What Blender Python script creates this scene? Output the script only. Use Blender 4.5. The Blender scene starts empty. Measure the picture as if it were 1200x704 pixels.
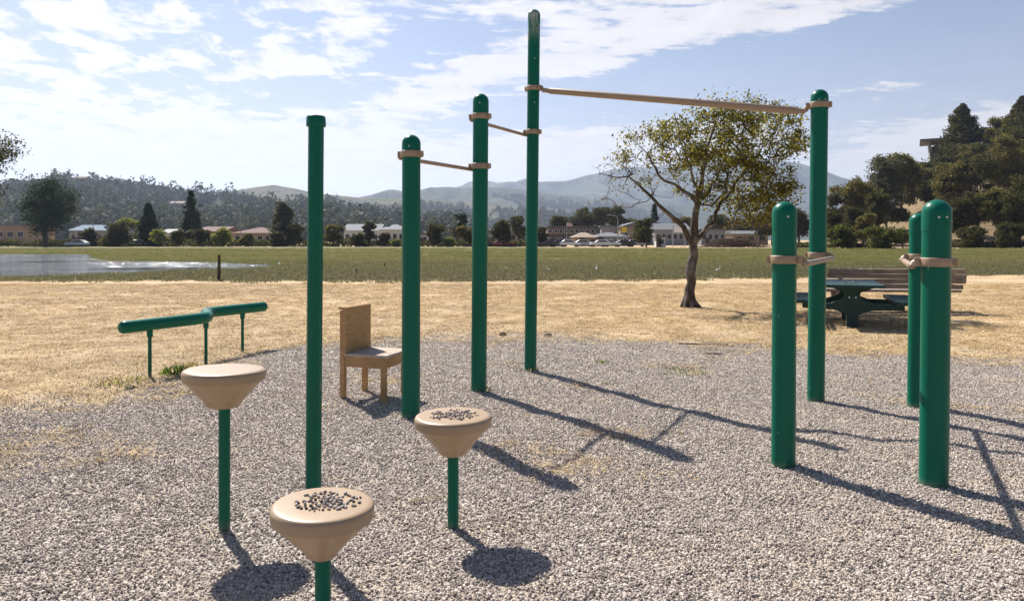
import bpy, math, random
import numpy as np
from mathutils import Vector, Matrix, noise
S = bpy.context.scene
COL = S.collection
# ------------------------------------------------------------------ camera
F = 850.0; HZ = 281.0; CH = 1.45
cd = bpy.data.cameras.new('camera'); cam = bpy.data.objects.new('camera', cd); COL.objects.link(cam)
cam.location = (0, 0, CH); cam.rotation_euler = (math.radians(90), 0, 0)
cd.sensor_width = 36; cd.lens = 36*F/1200; cd.shift_y = -(352-HZ)/1200.0
cd.clip_start = 0.05; cd.clip_end = 30000
S.camera = cam
S.view_settings.view_transform = 'Standard'; S.view_settings.look = 'None'
S.view_settings.exposure = 0.85; S.view_settings.gamma = 1
# ------------------------------------------------------------------ sun and sky
SUNV = Vector((-0.51, 0.769, 1.0)).normalized()
elev = math.asin(SUNV.z)
sl = bpy.data.lights.new('sun', 'SUN'); sun = bpy.data.objects.new('sun', sl); COL.objects.link(sun)
sl.energy = 5.0; sl.angle = math.radians(0.53); sl.color = (1, 0.955, 0.89)
sun.rotation_euler = SUNV.to_track_quat('Z', 'Y').to_euler(); sun.location = (0, 0, 50)
W = bpy.data.worlds.new('World'); S.world = W; W.use_nodes = True
def mk_world():
    nt = W.node_tree; N = nt.nodes; L = nt.links; N.clear()
    def val(x, sock):
        if isinstance(x, (int, float)): sock.default_value = x
        else: L.new(x, sock)
    def M(op, a, b=0.0, c=None):
        n = N.new('ShaderNodeMath'); n.operation = op; val(a, n.inputs[0]); val(b, n.inputs[1])
        if c is not None: val(c, n.inputs[2])
        return n.outputs[0]
    sky = N.new('ShaderNodeTexSky'); sky.sky_type = 'NISHITA'; sky.sun_disc = False
    sky.sun_elevation = elev; sky.sun_rotation = math.atan2(SUNV.x, SUNV.y)
    sky.air_density = 1.0; sky.dust_density = 1.0; sky.ozone_density = 1.5; sky.altitude = 10
    tc = N.new('ShaderNodeTexCoord'); sp = N.new('ShaderNodeSeparateXYZ'); L.new(tc.outputs['Generated'], sp.inputs[0])
    x, y, z = sp.outputs
    zc = M('MAXIMUM', z, 0.0); den = M('ADD', zc, 0.10)
    cmb = N.new('ShaderNodeCombineXYZ'); L.new(M('DIVIDE', x, den), cmb.inputs[0]); L.new(M('DIVIDE', y, den), cmb.inputs[1])
    hl = M('SQRT', M('ADD', M('MULTIPLY', x, x), M('MULTIPLY', y, y)))
    az = M('ARCTAN2', x, y); el = M('DIVIDE', z, hl)           # world azimuth and tangent of the elevation
    def tex(scale, det, rough, dist, loc=(0, 0, 0), sc=(1, 1, 1), rot=0):
        mp = N.new('ShaderNodeMapping'); L.new(cmb.outputs[0], mp.inputs[0]); mp.inputs['Location'].default_value = loc
        mp.inputs['Scale'].default_value = sc; mp.inputs['Rotation'].default_value = (0, 0, rot)
        t = N.new('ShaderNodeTexNoise'); L.new(mp.outputs[0], t.inputs['Vector']); t.inputs['Scale'].default_value = scale
        t.inputs['Detail'].default_value = det; t.inputs['Roughness'].default_value = rough; t.inputs['Distortion'].default_value = dist
        return t.outputs[0]
    puff = M('ADD', M('MULTIPLY', tex(2.4, 5, 0.55, 0.2, (3.1, 1.7, 0)), .28), M('MULTIPLY', tex(6.0, 6, 0.6, 0.3, (5.1, 2.7, 0), (1, .8, 1)), .72)); streak = M('ADD', M('MULTIPLY', tex(1.5, 7, 0.62, 0.5, (0.4, 7.3, 0), (1.0, 2.4, 1), math.radians(-28)), .34), M('MULTIPLY', tex(4.8, 7, 0.66, 0.4, (2.4, 3.3, 0), (1.0, 2.6, 1), math.radians(-28)), .66))
    # banks of cloud: azimuth, elevation tangent, widths, tilt, amount
    banks = [(60, 110, 240, 110, 0, .17), (260, 200, 330, 34, 0, .28), (330, 75, 70, 14, 0, .10), (500, 110, 170, 24, -24, .19), (700, 60, 230, 34, -14, .20),
             (560, 190, 330, 30, 0, .15), (960, 15, 200, 22, -6, .22), (1050, 100, 90, 14, 0, .20), (1110, 172, 170, 24, -13, .52),
             (330, 75, 60, 16, 0, .16), (400, 30, 45, 30, 0, .14), (120, 20, 130, 30, 0, .12), (740, 165, 260, 22, 0, .20), (420, 175, 300, 30, 0, .14), (640, 10, 330, 18, 0, .14),
             (250, 50, 130, 50, 0, -.06), (400, 125, 50, 30, 0, -.10), (540, 165, 100, 24, 0, -.14), (860, 80, 260, 26, -8, -.22), (1130, 55, 170, 40, 0, -.22), (960, 185, 60, 30, 0, -.08)]
    cov = 0.02
    for (px, py, w, h, rot, a) in banks:
        az0 = math.atan((px-600)/F); e0 = (HZ-py)/math.hypot(F, px-600)
        c, s = math.cos(math.radians(rot)), math.sin(math.radians(rot))
        da = M('SUBTRACT', az, az0); de = M('SUBTRACT', el, e0)
        p = M('ADD', M('MULTIPLY', da, c*F/w), M('MULTIPLY', de, -s*F/w)); q = M('ADD', M('MULTIPLY', da, s*F/h), M('MULTIPLY', de, c*F/h))
        g = M('EXPONENT', M('MULTIPLY', M('ADD', M('MULTIPLY', p, p), M('MULTIPLY', q, q)), -1.0))
        cov = M('MULTIPLY_ADD', g, a, cov)
    back = N.new('ShaderNodeMapRange'); L.new(y, back.inputs[0]); back.inputs[1].default_value = 0.5; back.inputs[2].default_value = -0.2
    back.inputs[3].default_value = 0; back.inputs[4].default_value = .06
    cov = M('ADD', cov, back.outputs[0])
    # streaks to the right and high, puffs to the left
    mixf = N.new('ShaderNodeMapRange'); L.new(az, mixf.inputs[0]); mixf.inputs[1].default_value = -0.45; mixf.inputs[2].default_value = 0.0
    mx = M('ADD', M('MULTIPLY', puff, M('SUBTRACT', 1.0, M('MULTIPLY', mixf.outputs[0], .55))), M('MULTIPLY', streak, M('MULTIPLY', mixf.outputs[0], .55)))
    d = M('ADD', mx, M('MULTIPLY', cov, 0.62))
    mr = N.new('ShaderNodeMapRange'); mr.interpolation_type = 'SMOOTHSTEP'; L.new(d, mr.inputs[0]); mr.inputs[1].default_value = .525; mr.inputs[2].default_value = .64
    mask = M('MULTIPLY', mr.outputs[0], 0.93)
    # cloud banks lie low and ahead; overhead and behind the sky is clear
    f1 = N.new('ShaderNodeMapRange'); f1.interpolation_type = 'SMOOTHSTEP'; L.new(el, f1.inputs[0]); f1.inputs[1].default_value = .36; f1.inputs[2].default_value = .56; f1.inputs[3].default_value = 1; f1.inputs[4].default_value = .04
    f2 = N.new('ShaderNodeMapRange'); f2.interpolation_type = 'SMOOTHSTEP'; L.new(M('ABSOLUTE', az), f2.inputs[0]); f2.inputs[1].default_value = .9; f2.inputs[2].default_value = 1.5; f2.inputs[3].default_value = 1; f2.inputs[4].default_value = .15
    fade = M('MULTIPLY', f1.outputs[0], f2.outputs[0]); mask = M('MULTIPLY', mask, fade)
    # thin veil towards the horizon
    veil = M('EXPONENT', M('MULTIPLY', el, -7.0)); veil = M('MULTIPLY', M('MINIMUM', M('MULTIPLY', veil, 1.0), .8), fade)
    mask = M('MAXIMUM', mask, veil)
    dot = N.new('ShaderNodeVectorMath'); dot.operation = 'DOT_PRODUCT'; L.new(tc.outputs['Generated'], dot.inputs[0]); dot.inputs[1].default_value = SUNV
    glow = M('POWER', M('MAXIMUM', dot.outputs['Value'], 0.0), 3.0)
    cb = M('MULTIPLY_ADD', glow, 2.0, 9.3)
    shade = M('MULTIPLY', cb, M('MULTIPLY_ADD', puff, 0.5, 0.75))
    cc = N.new('ShaderNodeCombineXYZ'); L.new(M('MULTIPLY', shade, 1.05), cc.inputs[0]); L.new(M('MULTIPLY', shade, 1.01), cc.inputs[1]); L.new(shade, cc.inputs[2])
    tint = N.new('ShaderNodeMix'); tint.data_type = 'RGBA'; tint.blend_type = 'MULTIPLY'; tint.inputs[0].default_value = 1
    L.new(sky.outputs[0], tint.inputs[6]); tint.inputs[7].default_value = (.86, .94, 1.09, 1)
    mix = N.new('ShaderNodeMix'); mix.data_type = 'RGBA'; L.new(mask, mix.inputs[0]); L.new(tint.outputs[2], mix.inputs[6]); L.new(cc.outputs[0], mix.inputs[7])
    bg = N.new('ShaderNodeBackground'); L.new(mix.outputs[2], bg.inputs[0]); bg.inputs[1].default_value = 0.05
    out = N.new('ShaderNodeOutputWorld'); L.new(bg.outputs[0], out.inputs[0])
mk_world()
W.cycles.sampling_method = 'MANUAL'; W.cycles.sample_map_resolution = 1024
HAZE_DENSITY = 1.15e-4
# ------------------------------------------------------------------ helpers
rng = np.random.default_rng(7); random.seed(7)
def tag(o, label=None, cat=None, group=None, kind=None):
    if label: o['label'] = label
    if cat: o['category'] = cat
    if group: o['group'] = group
    if kind: o['kind'] = kind
    return o
def empty(name, loc, label=None, cat=None, group=None, rz=0):
    o = bpy.data.objects.new(name, None); COL.objects.link(o); o.location = loc; o.rotation_euler = (0, 0, rz)
    o.empty_display_size = 0.1
    return tag(o, label, cat, group)
def gp(px, py):
    Y = F*CH/(py-HZ); return Vector(((px-600)*Y/F, Y, 0))
def at(px, py, Y): return Vector(((px-600)*Y/F, Y, CH-(py-HZ)*Y/F))
class MB:
    def __init__(s): s.v = []; s.f = []; s.sm = []; s.org = Vector((0, 0, 0))
    def add(s, vs, fs, smooth=False):
        b = len(s.v); s.v += [tuple(v) for v in vs]; s.f += [tuple(i+b for i in f) for f in fs]; s.sm += [smooth]*len(fs); return s
    def box(s, c, sz, M=None):
        c = Vector(c); h = Vector(sz)/2
        vs = [Vector((x*h.x, y*h.y, z*h.z)) for x in (-1, 1) for y in (-1, 1) for z in (-1, 1)]
        if M is not None: vs = [M @ v for v in vs]
        return s.add([v+c for v in vs], [(0, 1, 3, 2), (4, 6, 7, 5), (0, 4, 5, 1), (2, 3, 7, 6), (0, 2, 6, 4), (1, 5, 7, 3)])
    def tube(s, pts, rad, n=12, caps=True, smooth=True):
        pts = [Vector(p) for p in pts]
        if isinstance(rad, (int, float)): rad = [rad]*len(pts)
        vs = []; fs = []; prev = None
        for i, p in enumerate(pts):
            t = (pts[min(i+1, len(pts)-1)]-pts[max(i-1, 0)]).normalized()
            if prev is None:
                a = Vector((0, 0, 1)) if abs(t.z) < .9 else Vector((1, 0, 0)); u = t.cross(a).normalized()
            else: u = (prev-t*prev.dot(t)).normalized()
            prev = u; w = t.cross(u)
            for k in range(n):
                an = 2*math.pi*k/n; vs.append(p+(u*math.cos(an)+w*math.sin(an))*rad[i])
        for i in range(len(pts)-1):
            for k in range(n):
                a, b = i*n+k, i*n+(k+1) % n; fs.append((a, b, b+n, a+n))
        s.add(vs, fs, smooth)
        if caps:
            s.add(vs[:n], [tuple(range(n))[::-1]]); s.add(vs[-n:], [tuple(range(n))])
        return s
    def lathe(s, base, prof, n=40, M=None, smooth=True):
        base = Vector(base); vs = []; fs = []
        for (r, z) in prof:
            for k in range(n):
                a = 2*math.pi*k/n; v = Vector((r*math.cos(a), r*math.sin(a), z))
                if M is not None: v = M @ v
                vs.append(v+base)
        for i in range(len(prof)-1):
            for k in range(n):
                a, b = i*n+k, i*n+(k+1) % n; fs.append((a, b, b+n, a+n))
        fs.append(tuple(range(n))[::-1]); fs.append(tuple(range((len(prof)-1)*n, len(prof)*n)))
        return s.add(vs, fs, smooth)
    def prism(s, poly, axis0, axis1, depth, org, thick):
        org = Vector(org); n = len(poly)
        a = [org+Vector(axis0)*p[0]+Vector(axis1)*p[1] for p in poly]; b = [v+Vector(depth)*thick for v in a]
        return s.add(a+b, [tuple(range(n)), tuple(range(2*n-1, n-1, -1))]+[(i, i+n, (i+1) % n+n, (i+1) % n) for i in range(n)])
    def build(s, name, mat, parent=None, org=None, bevel=0, recalc=True):
        org = Vector(org) if org is not None else Vector((0, 0, 0))
        me = bpy.data.meshes.new(name); me.from_pydata([tuple(Vector(v)-org) for v in s.v], [], s.f); me.update()
        me.polygons.foreach_set('use_smooth', s.sm)
        if recalc:
            import bmesh
            bm = bmesh.new(); bm.from_mesh(me); bmesh.ops.recalc_face_normals(bm, faces=bm.faces)
            bm.to_mesh(me); bm.free()
        me.materials.append(mat)
        o = bpy.data.objects.new(name, me); COL.objects.link(o)
        if parent: o.parent = parent
        else: o.location = org
        if bevel:
            m = o.modifiers.new('bevel', 'BEVEL'); m.width = bevel; m.segments = 2; m.limit_method = 'ANGLE'; m.angle_limit = math.radians(40)
        return o
def np_mesh(name, V, Fc, mat, parent=None, loc=None, smooth=False):
    """V (n,3), Fc (m,k) arrays"""
    me = bpy.data.meshes.new(name); k = Fc.shape[1]
    me.vertices.add(len(V)); me.vertices.foreach_set('co', np.asarray(V, dtype=np.float32).ravel())
    me.loops.add(Fc.size); me.loops.foreach_set('vertex_index', Fc.astype(np.int32).ravel())
    me.polygons.add(len(Fc)); me.polygons.foreach_set('loop_start', np.arange(0, Fc.size, k, dtype=np.int32))
    me.polygons.foreach_set('loop_total', np.full(len(Fc), k, dtype=np.int32))
    me.polygons.foreach_set('use_smooth', np.full(len(Fc), smooth)); me.update(calc_edges=True); me.validate()
    me.materials.append(mat)
    o = bpy.data.objects.new(name, me); COL.objects.link(o)
    if parent: o.parent = parent
    if loc is not None: o.location = loc
    return o
def copy_tree(o, parent=None):
    c = o.copy(); COL.objects.link(c)
    if parent: c.parent = parent
    for ch in list(o.children): copy_tree(ch, c)
    return c
# ------------------------------------------------------------------ materials
class Mat:
    def __init__(s, name):
        s.m = bpy.data.materials.new(name); s.m.use_nodes = True; s.nt = s.m.node_tree; s.N = s.nt.nodes; s.L = s.nt.links
        s.b = s.N['Principled BSDF']; s.out = s.N['Material Output']
        s.tc = s.N.new('ShaderNodeTexCoord'); s.geo = s.N.new('ShaderNodeNewGeometry')
    def noise(s, scale, det=4, rough=.55, sc=None, src=None, dist=0):
        t = s.N.new('ShaderNodeTexNoise'); t.inputs['Scale'].default_value = scale; t.inputs['Detail'].default_value = det
        t.inputs['Roughness'].default_value = rough; t.inputs['Distortion'].default_value = dist
        v = src or s.geo.outputs['Position']
        if sc:
            mp = s.N.new('ShaderNodeMapping'); mp.inputs['Scale'].default_value = sc; s.L.new(v, mp.inputs[0]); v = mp.outputs[0]
        s.L.new(v, t.inputs['Vector']); return t.outputs[0]
    def voro(s, scale, feat='F1', src=None, out=0):
        t = s.N.new('ShaderNodeTexVoronoi'); t.feature = feat; t.inputs['Scale'].default_value = scale
        s.L.new(src or s.geo.outputs['Position'], t.inputs['Vector']); return t.outputs[out]
    def ramp(s, src, stops, interp='LINEAR'):
        r = s.N.new('ShaderNodeValToRGB'); r.color_ramp.interpolation = interp; e = r.color_ramp.elements
        while len(e) < len(stops): e.new(.5)
        for i, (p, c) in enumerate(stops): e[i].position = p; e[i].color = (*c, 1) if len(c) == 3 else c
        s.L.new(src, r.inputs[0]); return r.outputs[0]
    def mix(s, f, a, b, mode='MIX'):
        n = s.N.new('ShaderNodeMix'); n.data_type = 'RGBA'; n.blend_type = mode
        for x, i in ((f, 0), (a, 6), (b, 7)):
            if isinstance(x, (int, float)): n.inputs[i].default_value = x
            elif isinstance(x, tuple): n.inputs[i].default_value = (*x, 1)
            else: s.L.new(x, n.inputs[i])
        return n.outputs[2]
    def math(s, op, a, b):
        n = s.N.new('ShaderNodeMath'); n.operation = op
        for x, i in ((a, 0), (b, 1)):
            if isinstance(x, (int, float)): n.inputs[i].default_value = x
            else: s.L.new(x, n.inputs[i])
        return n.outputs[0]
    def bump(s, h, strength=.5, dist=.01):
        b = s.N.new('ShaderNodeBump'); b.inputs['Strength'].default_value = strength; b.inputs['Distance'].default_value = dist
        s.L.new(h, b.inputs['Height']); s.L.new(b.outputs[0], s.b.inputs['Normal']); return s
    def col(s, c):
        if isinstance(c, tuple): s.b.inputs['Base Color'].default_value = (*c, 1)
        else: s.L.new(c, s.b.inputs['Base Color'])
        return s
    def rough(s, r, spec=.5, metal=0):
        s.b.inputs['Roughness'].default_value = r; s.b.inputs['Specular IOR Level'].default_value = spec; s.b.inputs['Metallic'].default_value = metal; return s
def simple(name, c, r=.6, var=.2, scale=6, spec=.4, metal=0, bump=0):
    m = Mat(name); n = m.noise(scale, 5)
    m.col(m.mix(n, tuple(x*(1-var) for x in c), tuple(min(1, x*(1+var)) for x in c))).rough(r, spec, metal)
    if bump: m.bump(m.noise(scale*6, 4), .4, bump)
    return m.m
def leaf_mat(name, dark, light, trans=.4, tcol=None):
    m = Mat(name); r = m.geo.outputs['Random Per Island']
    c = m.mix(r, dark, light); n = m.noise(.5, 2); c = m.mix(m.math('MULTIPLY', n, .6), c, tuple(.5*(a+b) for a, b in zip(dark, light)))
    m.col(c).rough(.75, .12)
    t = m.N.new('ShaderNodeBsdfTranslucent')
    tc = m.mix(r, tuple(x*1.3 for x in dark), tcol or tuple(min(1, x*1.9) for x in light)); m.L.new(tc, t.inputs[0])
    mx = m.N.new('ShaderNodeMixShader'); mx.inputs[0].default_value = trans
    m.L.new(m.b.outputs[0], mx.inputs[1]); m.L.new(t.outputs[0], mx.inputs[2]); m.L.new(mx.outputs[0], m.out.inputs[0])
    return m.m
def mat_paint():
    m = Mat('green_paint'); n = m.noise(3.0, 6, .6, (1, 1, .35)); fine = m.noise(90, 3)
    c = m.mix(n, (.0005, .095, .055), (.001, .138, .084))
    dust = m.ramp(m.math('MULTIPLY', m.noise(14, 6, .7), m.noise(2.1, 2)), [(.30, (0, 0, 0)), (.48, (1, 1, 1))])
    c = m.mix(m.math('MULTIPLY', dust, .05), c, (.12, .2, .15))
    sep = m.N.new('ShaderNodeSeparateXYZ'); m.L.new(m.geo.outputs['Position'], sep.inputs[0])
    low = m.N.new('ShaderNodeMapRange'); m.L.new(sep.outputs[2], low.inputs[0]); low.inputs[1].default_value = .06; low.inputs[2].default_value = 0.0
    c = m.mix(m.math('MULTIPLY', m.math('MULTIPLY', low.outputs[0], m.noise(30, 4)), .9), c, (.30, .26, .20))
    chips = m.ramp(m.voro(16), [(.025, (1, 1, 1)), (.035, (0, 0, 0))])
    c = m.mix(m.math('MULTIPLY', chips, .5), c, (.45, .48, .44))
    sc = m.ramp(m.noise(34, 3, .55, (1, 1, .22)), [(.70, (0, 0, 0)), (.735, (1, 1, 1))]); sc2 = m.ramp(m.noise(2.3, 3), [(.50, (0, 0, 0)), (.62, (1, 1, 1))])
    c = m.mix(m.math('MULTIPLY', m.math('MULTIPLY', sc, sc2), .55), c, (.30, .36, .30))
    hi = m.N.new('ShaderNodeMapRange'); m.L.new(sep.outputs[2], hi.inputs[0]); hi.inputs[1].default_value = 3.55; hi.inputs[2].default_value = 3.95
    wt = m.ramp(m.noise(30, 5, .65, (1, 1, .16)), [(.46, (0, 0, 0)), (.56, (1, 1, 1))]); c = m.mix(m.math('MULTIPLY', m.math('MULTIPLY', wt, hi.outputs[0]), .8), c, (.42, .44, .40))
    m.col(c).rough(.34, .2); m.bump(fine, .12, .002); return m.m
def mat_wood(name, a, b, sc, r=.8):
    m = Mat(name); n = m.noise(9, 6, .65, sc); g = m.noise(60, 4, .6, sc); big = m.noise(3.5, 4)
    c = m.mix(m.ramp(n, [(.3, (0, 0, 0)), (.7, (1, 1, 1))]), a, b); c = m.mix(m.math('MULTIPLY', g, .45), c, tuple(x*.45 for x in a))
    c = m.mix(m.ramp(big, [(.5, (0, 0, 0)), (.72, (.5, .5, .5))]), c, tuple(x*.6 for x in a))
    m.col(c).rough(r, .3).bump(g, .5, .004); return m.m
def mat_plastic():
    m = Mat('beige_plastic'); n = m.noise(5, 6, .65)
    c = m.mix(n, (.33, .225, .13), (.41, .29, .18)); st = m.ramp(m.noise(26, 6, .75), [(.55, (0, 0, 0)), (.75, (1, 1, 1))])
    c = m.mix(m.math('MULTIPLY', st, .35), c, (.25, .2, .15))
    m.col(c).rough(.38, .5); m.bump(m.noise(220, 3), .15, .002); return m.m
M_GREEN = mat_paint(); M_PLAST = mat_plastic()
M_TAN = simple('tan_powder_coat', (.33, .23, .145), .42, .22, 20, .5, bump=.001)
M_BOLT = simple('bolt_steel', (.6, .6, .58), .35, .1, 40, .5, .9)
M_CHAIR = mat_wood('chair_timber', (.42, .23, .10), (.62, .39, .19), (1, 1, 6))
M_CHAIRTOP = mat_wood('chair_seat_timber', (.42, .33, .26), (.6, .48, .38), (6, 1, 1))
M_OLD = mat_wood('weathered_timber', (.20, .155, .12), (.44, .37, .31), (1, 8, 8), .9)
M_POSTWOOD = mat_wood('dark_post_timber', (.05, .04, .03), (.12, .1, .08), (6, 6, 1), .9)
M_TABLE = simple('dark_green_coated_steel', (.008, .04, .036), .5, .3, 10, .35)
M_BARK = Mat('bark'); _n = M_BARK.noise(22, 6, .7, (1, 1, .35)); _v = M_BARK.noise(3, 4)
_c = M_BARK.mix(M_BARK.ramp(_n, [(.35, (0, 0, 0)), (.65, (1, 1, 1))]), (.035, .028, .022), (.15, .122, .10))
M_BARK.col(M_BARK.mix(M_BARK.ramp(_v, [(.5, (0, 0, 0)), (.62, (.7, .7, .7))]), _c, (.24, .22, .19))).rough(.9, .2).bump(_n, .9, .03); M_BARK = M_BARK.m
M_FARBARK = simple('far_bark', (.12, .1, .08), .9, .3, 3)
# ------------------------------------------------------------------ ground
def sstep(a, b, x):
    t = np.clip((np.asarray(x, float)-a)/(b-a), 0, 1); return t*t*(3-2*t)
def nz(x, y, s, seed=0.0): return noise.noise(Vector((x*s+seed, y*s-seed*1.7, seed)))
def gravel_sd(x, y):
    """>0 inside the gravel bed; far edge follows the picture, wavering"""
    if y < .2: return 3
    px = 600+F*x/max(y, .5)
    ex = [-400, 0, 110, 170, 250, 330, 450, 600, 800, 900, 1000, 1200, 1700]
    ey = [500, 482, 462, 446, 424, 402, 393, 391, 399, 404, 408, 420, 440]
    e = F*CH/(np.interp(px, ex, ey)-HZ)
    return float(e-y)+.7*nz(x, y, .7, 3.3)+.45*nz(x, y, 2.3, 9.1)+.25*nz(x, y, 6, 2.1)
def ground_h(x, y):
    h = .018*nz(x, y, .7, 1.2)+.006*nz(x, y, 2.7, 5.5)
    if y > 20: h *= 1-min(1, (y-20)/6)
    return h
def hill_right(x, y):
    return 27*float(sstep(.43, .64, x/max(y, 1)))*float(sstep(142, 240, y))
def axis_vals(lo, hi, fine_lo, fine_hi, fine, grow=1.35):
    v = list(np.arange(fine_lo, fine_hi+1e-6, fine)); st = fine
    while v[-1] < hi: st *= grow; v.append(v[-1]+st)
    st = fine
    while v[0] > lo: st *= grow; v.insert(0, v[0]-st)
    return np.array(v)
def grid_mesh(name, xs, ys, hf, mat):
    X, Y = np.meshgrid(xs, ys); Z = np.vectorize(hf)(X, Y)
    V = np.stack([X.ravel(), Y.ravel(), Z.ravel()], 1); nx, ny = len(xs), len(ys)
    i = np.arange(nx*ny).reshape(ny, nx)
    Fc = np.stack([i[:-1, :-1].ravel(), i[:-1, 1:].ravel(), i[1:, 1:].ravel(), i[1:, :-1].ravel()], 1)
    return np_mesh(name, V, Fc, mat, smooth=True)
def mat_ground():
    m = Mat('dry_grass_ground')
    big = m.noise(.30, 5, .6); mid = m.noise(1.3, 7, .68); fine = m.noise(17, 8, .8, (1, .8, 1)); tiny = m.noise(120, 4, .75)
    c = m.mix(m.ramp(mid, [(.38, (0, 0, 0)), (.62, (1, 1, 1))]), (.38, .26, .135), (.66, .49, .275))
    c = m.mix(m.ramp(big, [(.42, (0, 0, 0)), (.60, (.75, .75, .75))]), c, (.39, .29, .18))
    sand = m.ramp(m.noise(.55, 7, .7, (.6, 1.3, 1)), [(.50, (0, 0, 0)), (.62, (1, 1, 1))]); c = m.mix(m.math('MULTIPLY', sand, .7), c, (.70, .54, .345))
    dk = m.ramp(fine, [(.36, (1, 1, 1)), (.52, (0, 0, 0))]); c = m.mix(m.math('MULTIPLY', dk, .6), c, (.22, .155, .09))
    c = m.mix(m.math('MULTIPLY', m.ramp(fine, [(.55, (0, 0, 0)), (.70, (1, 1, 1))]), .5), c, (.74, .57, .34))
    c = m.mix(m.math('MULTIPLY', m.ramp(tiny, [(.3, (1, 1, 1)), (.5, (0, 0, 0))]), .45), c, (.24, .18, .12))
    br = m.ramp(m.noise(2.6, 8, .78, (.6, 1.6, 1)), [(.53, (0, 0, 0)), (.63, (1, 1, 1))]); c = m.mix(m.math('MULTIPLY', br, .75), c, (.23, .16, .105))
    m.col(c).rough(.95, .15); m.bump(m.math('ADD', m.math('MULTIPLY', fine, .6), m.math('MULTIPLY', tiny, .5)), .8, .02); return m.m
M_GROUND = mat_ground()
STONES = [(0, (.13, .108, .092)), (.2, (.27, .225, .19)), (.42, (.40, .335, .28)), (.65, (.52, .44, .37)), (.86, (.65, .56, .475)), (1, (.82, .74, .65))]
def mat_gravel():
    m = Mat('gravel_bed'); v = m.voro(72, 'F1', out=1); d = m.voro(72, 'F1', out=0); v2 = m.voro(130, 'F1', out=0)
    sp = m.N.new('ShaderNodeSeparateColor'); m.L.new(v, sp.inputs[0])
    c = m.ramp(sp.outputs[0], [(p, tuple(x*.92 for x in k)) for p, k in STONES]); c = m.mix(m.math('MULTIPLY', m.ramp(d, [(.3, (0, 0, 0)), (.75, (1, 1, 1))]), .55), c, (.16, .13, .12))
    dirt = m.ramp(m.noise(1.3, 5, .65), [(.46, (0, 0, 0)), (.66, (1, 1, 1))]); c = m.mix(m.math('MULTIPLY', dirt, .6), c, (.46, .36, .25))
    at_ = m.N.new('ShaderNodeAttribute'); at_.attribute_name = 'bed'
    e = m.math('ADD', m.math('MULTIPLY', at_.outputs['Fac'], .45), m.math('MULTIPLY', m.noise(7, 7, .75), 1.3))
    c = m.mix(m.ramp(e, [(.72, (.95, .95, .95)), (1.0, (0, 0, 0))]), c, m.mix(m.noise(17, 8, .8), (.26, .18, .10), (.62, .46, .26)))
    m.col(c).rough(.85, .3); h = m.math('SUBTRACT', 1.0, d); m.bump(h, 1.0, .012); return m.m
M_GRAVEL = mat_gravel()
def mat_marsh():
    m = Mat('marsh_soil'); n = m.noise(.12, 5, .6, (1, .4, 1)); f = m.noise(1.5, 6, .7, (1, .5, 1))
    c = m.mix(m.ramp(n, [(.35, (0, 0, 0)), (.65, (1, 1, 1))]), (.19, .19, .075), (.26, .22, .12)); c = m.mix(m.math('MULTIPLY', f, .5), c, (.09, .09, .045))
    m.col(c).rough(.95, .1).bump(f, .6, .1); return m.m
M_MARSH = mat_marsh()
xs = axis_vals(-8500, 8500, -12, 14, .35, 1.18); ys = axis_vals(-8000, 8500, -3, 30, .35, 1.16)
g = grid_mesh('ground', xs, ys, lambda x, y: ground_h(x, y), M_GROUND); tag(g, kind='structure')
def gravel_z(x, y):
    sd = gravel_sd(x, y); return ground_h(x, y)+.004+float(np.clip(sd, -.6, .5))*.03+.016*nz(x, y, 1.7, 4.9)+.013*nz(x, y, 3.6, 7.7)+.008*nz(x, y, 7.5, 2.7)
def bed_attr(o):
    me = o.data; at_ = me.attributes.new('bed', 'FLOAT', 'POINT'); co = np.zeros(len(me.vertices)*3, np.float32); me.vertices.foreach_get('co', co); co = co.reshape(-1, 3)
    at_.data.foreach_set('value', np.array([gravel_sd(a, b) for a, b in co[:, :2].tolist()], np.float32))
g = grid_mesh('gravel_bed', np.arange(-11, 15, .07), np.arange(-2.5, 13.5, .07), gravel_z, M_GRAVEL); tag(g, kind='structure'); bed_attr(g)
def near_marsh(px): return F*CH/(np.interp(px, [-900, 0, 600, 800, 1000, 1200, 2200], [329, 328, 329, 327, 324, 322, 320])-HZ)
# marsh sheet, fan shaped
def marsh():
    V = []; Fc = []; pxs = np.arange(-900, 2300, 20); ts = np.linspace(0, 1, 40)
    for px in pxs:
        a = near_marsh(px)+.9*nz(px*.012, 0, 1, 2)+.5*nz(px*.06, 0, 1, 3); b = np.interp(px, [0, 600, 700, 900, 960, 1200], [160, 150, 132, 128, 126, 110])
        for t in ts:
            Y = a*(b/a)**t; X = (px-600)*Y/F; V.append((X, Y, .012+.01*nz(X, Y, .3)))
    n = len(ts)
    i = np.arange(len(pxs)*n).reshape(len(pxs), n)
    Fc = np.stack([i[:-1, :-1].ravel(), i[1:, :-1].ravel(), i[1:, 1:].ravel(), i[:-1, 1:].ravel()], 1)
    return tag(np_mesh('marsh', np.array(V), Fc, M_MARSH, smooth=True), kind='structure')
marsh()
POND = [(-420, 298.2), (60, 298.2), (106, 298.6), (112, 304), (135, 306), (190, 306.5), (240, 307.5), (318, 311), (322, 313), (275, 315.5), (215, 317.5), (150, 320.5), (70, 324), (0, 326), (-420, 326.5)]
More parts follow.
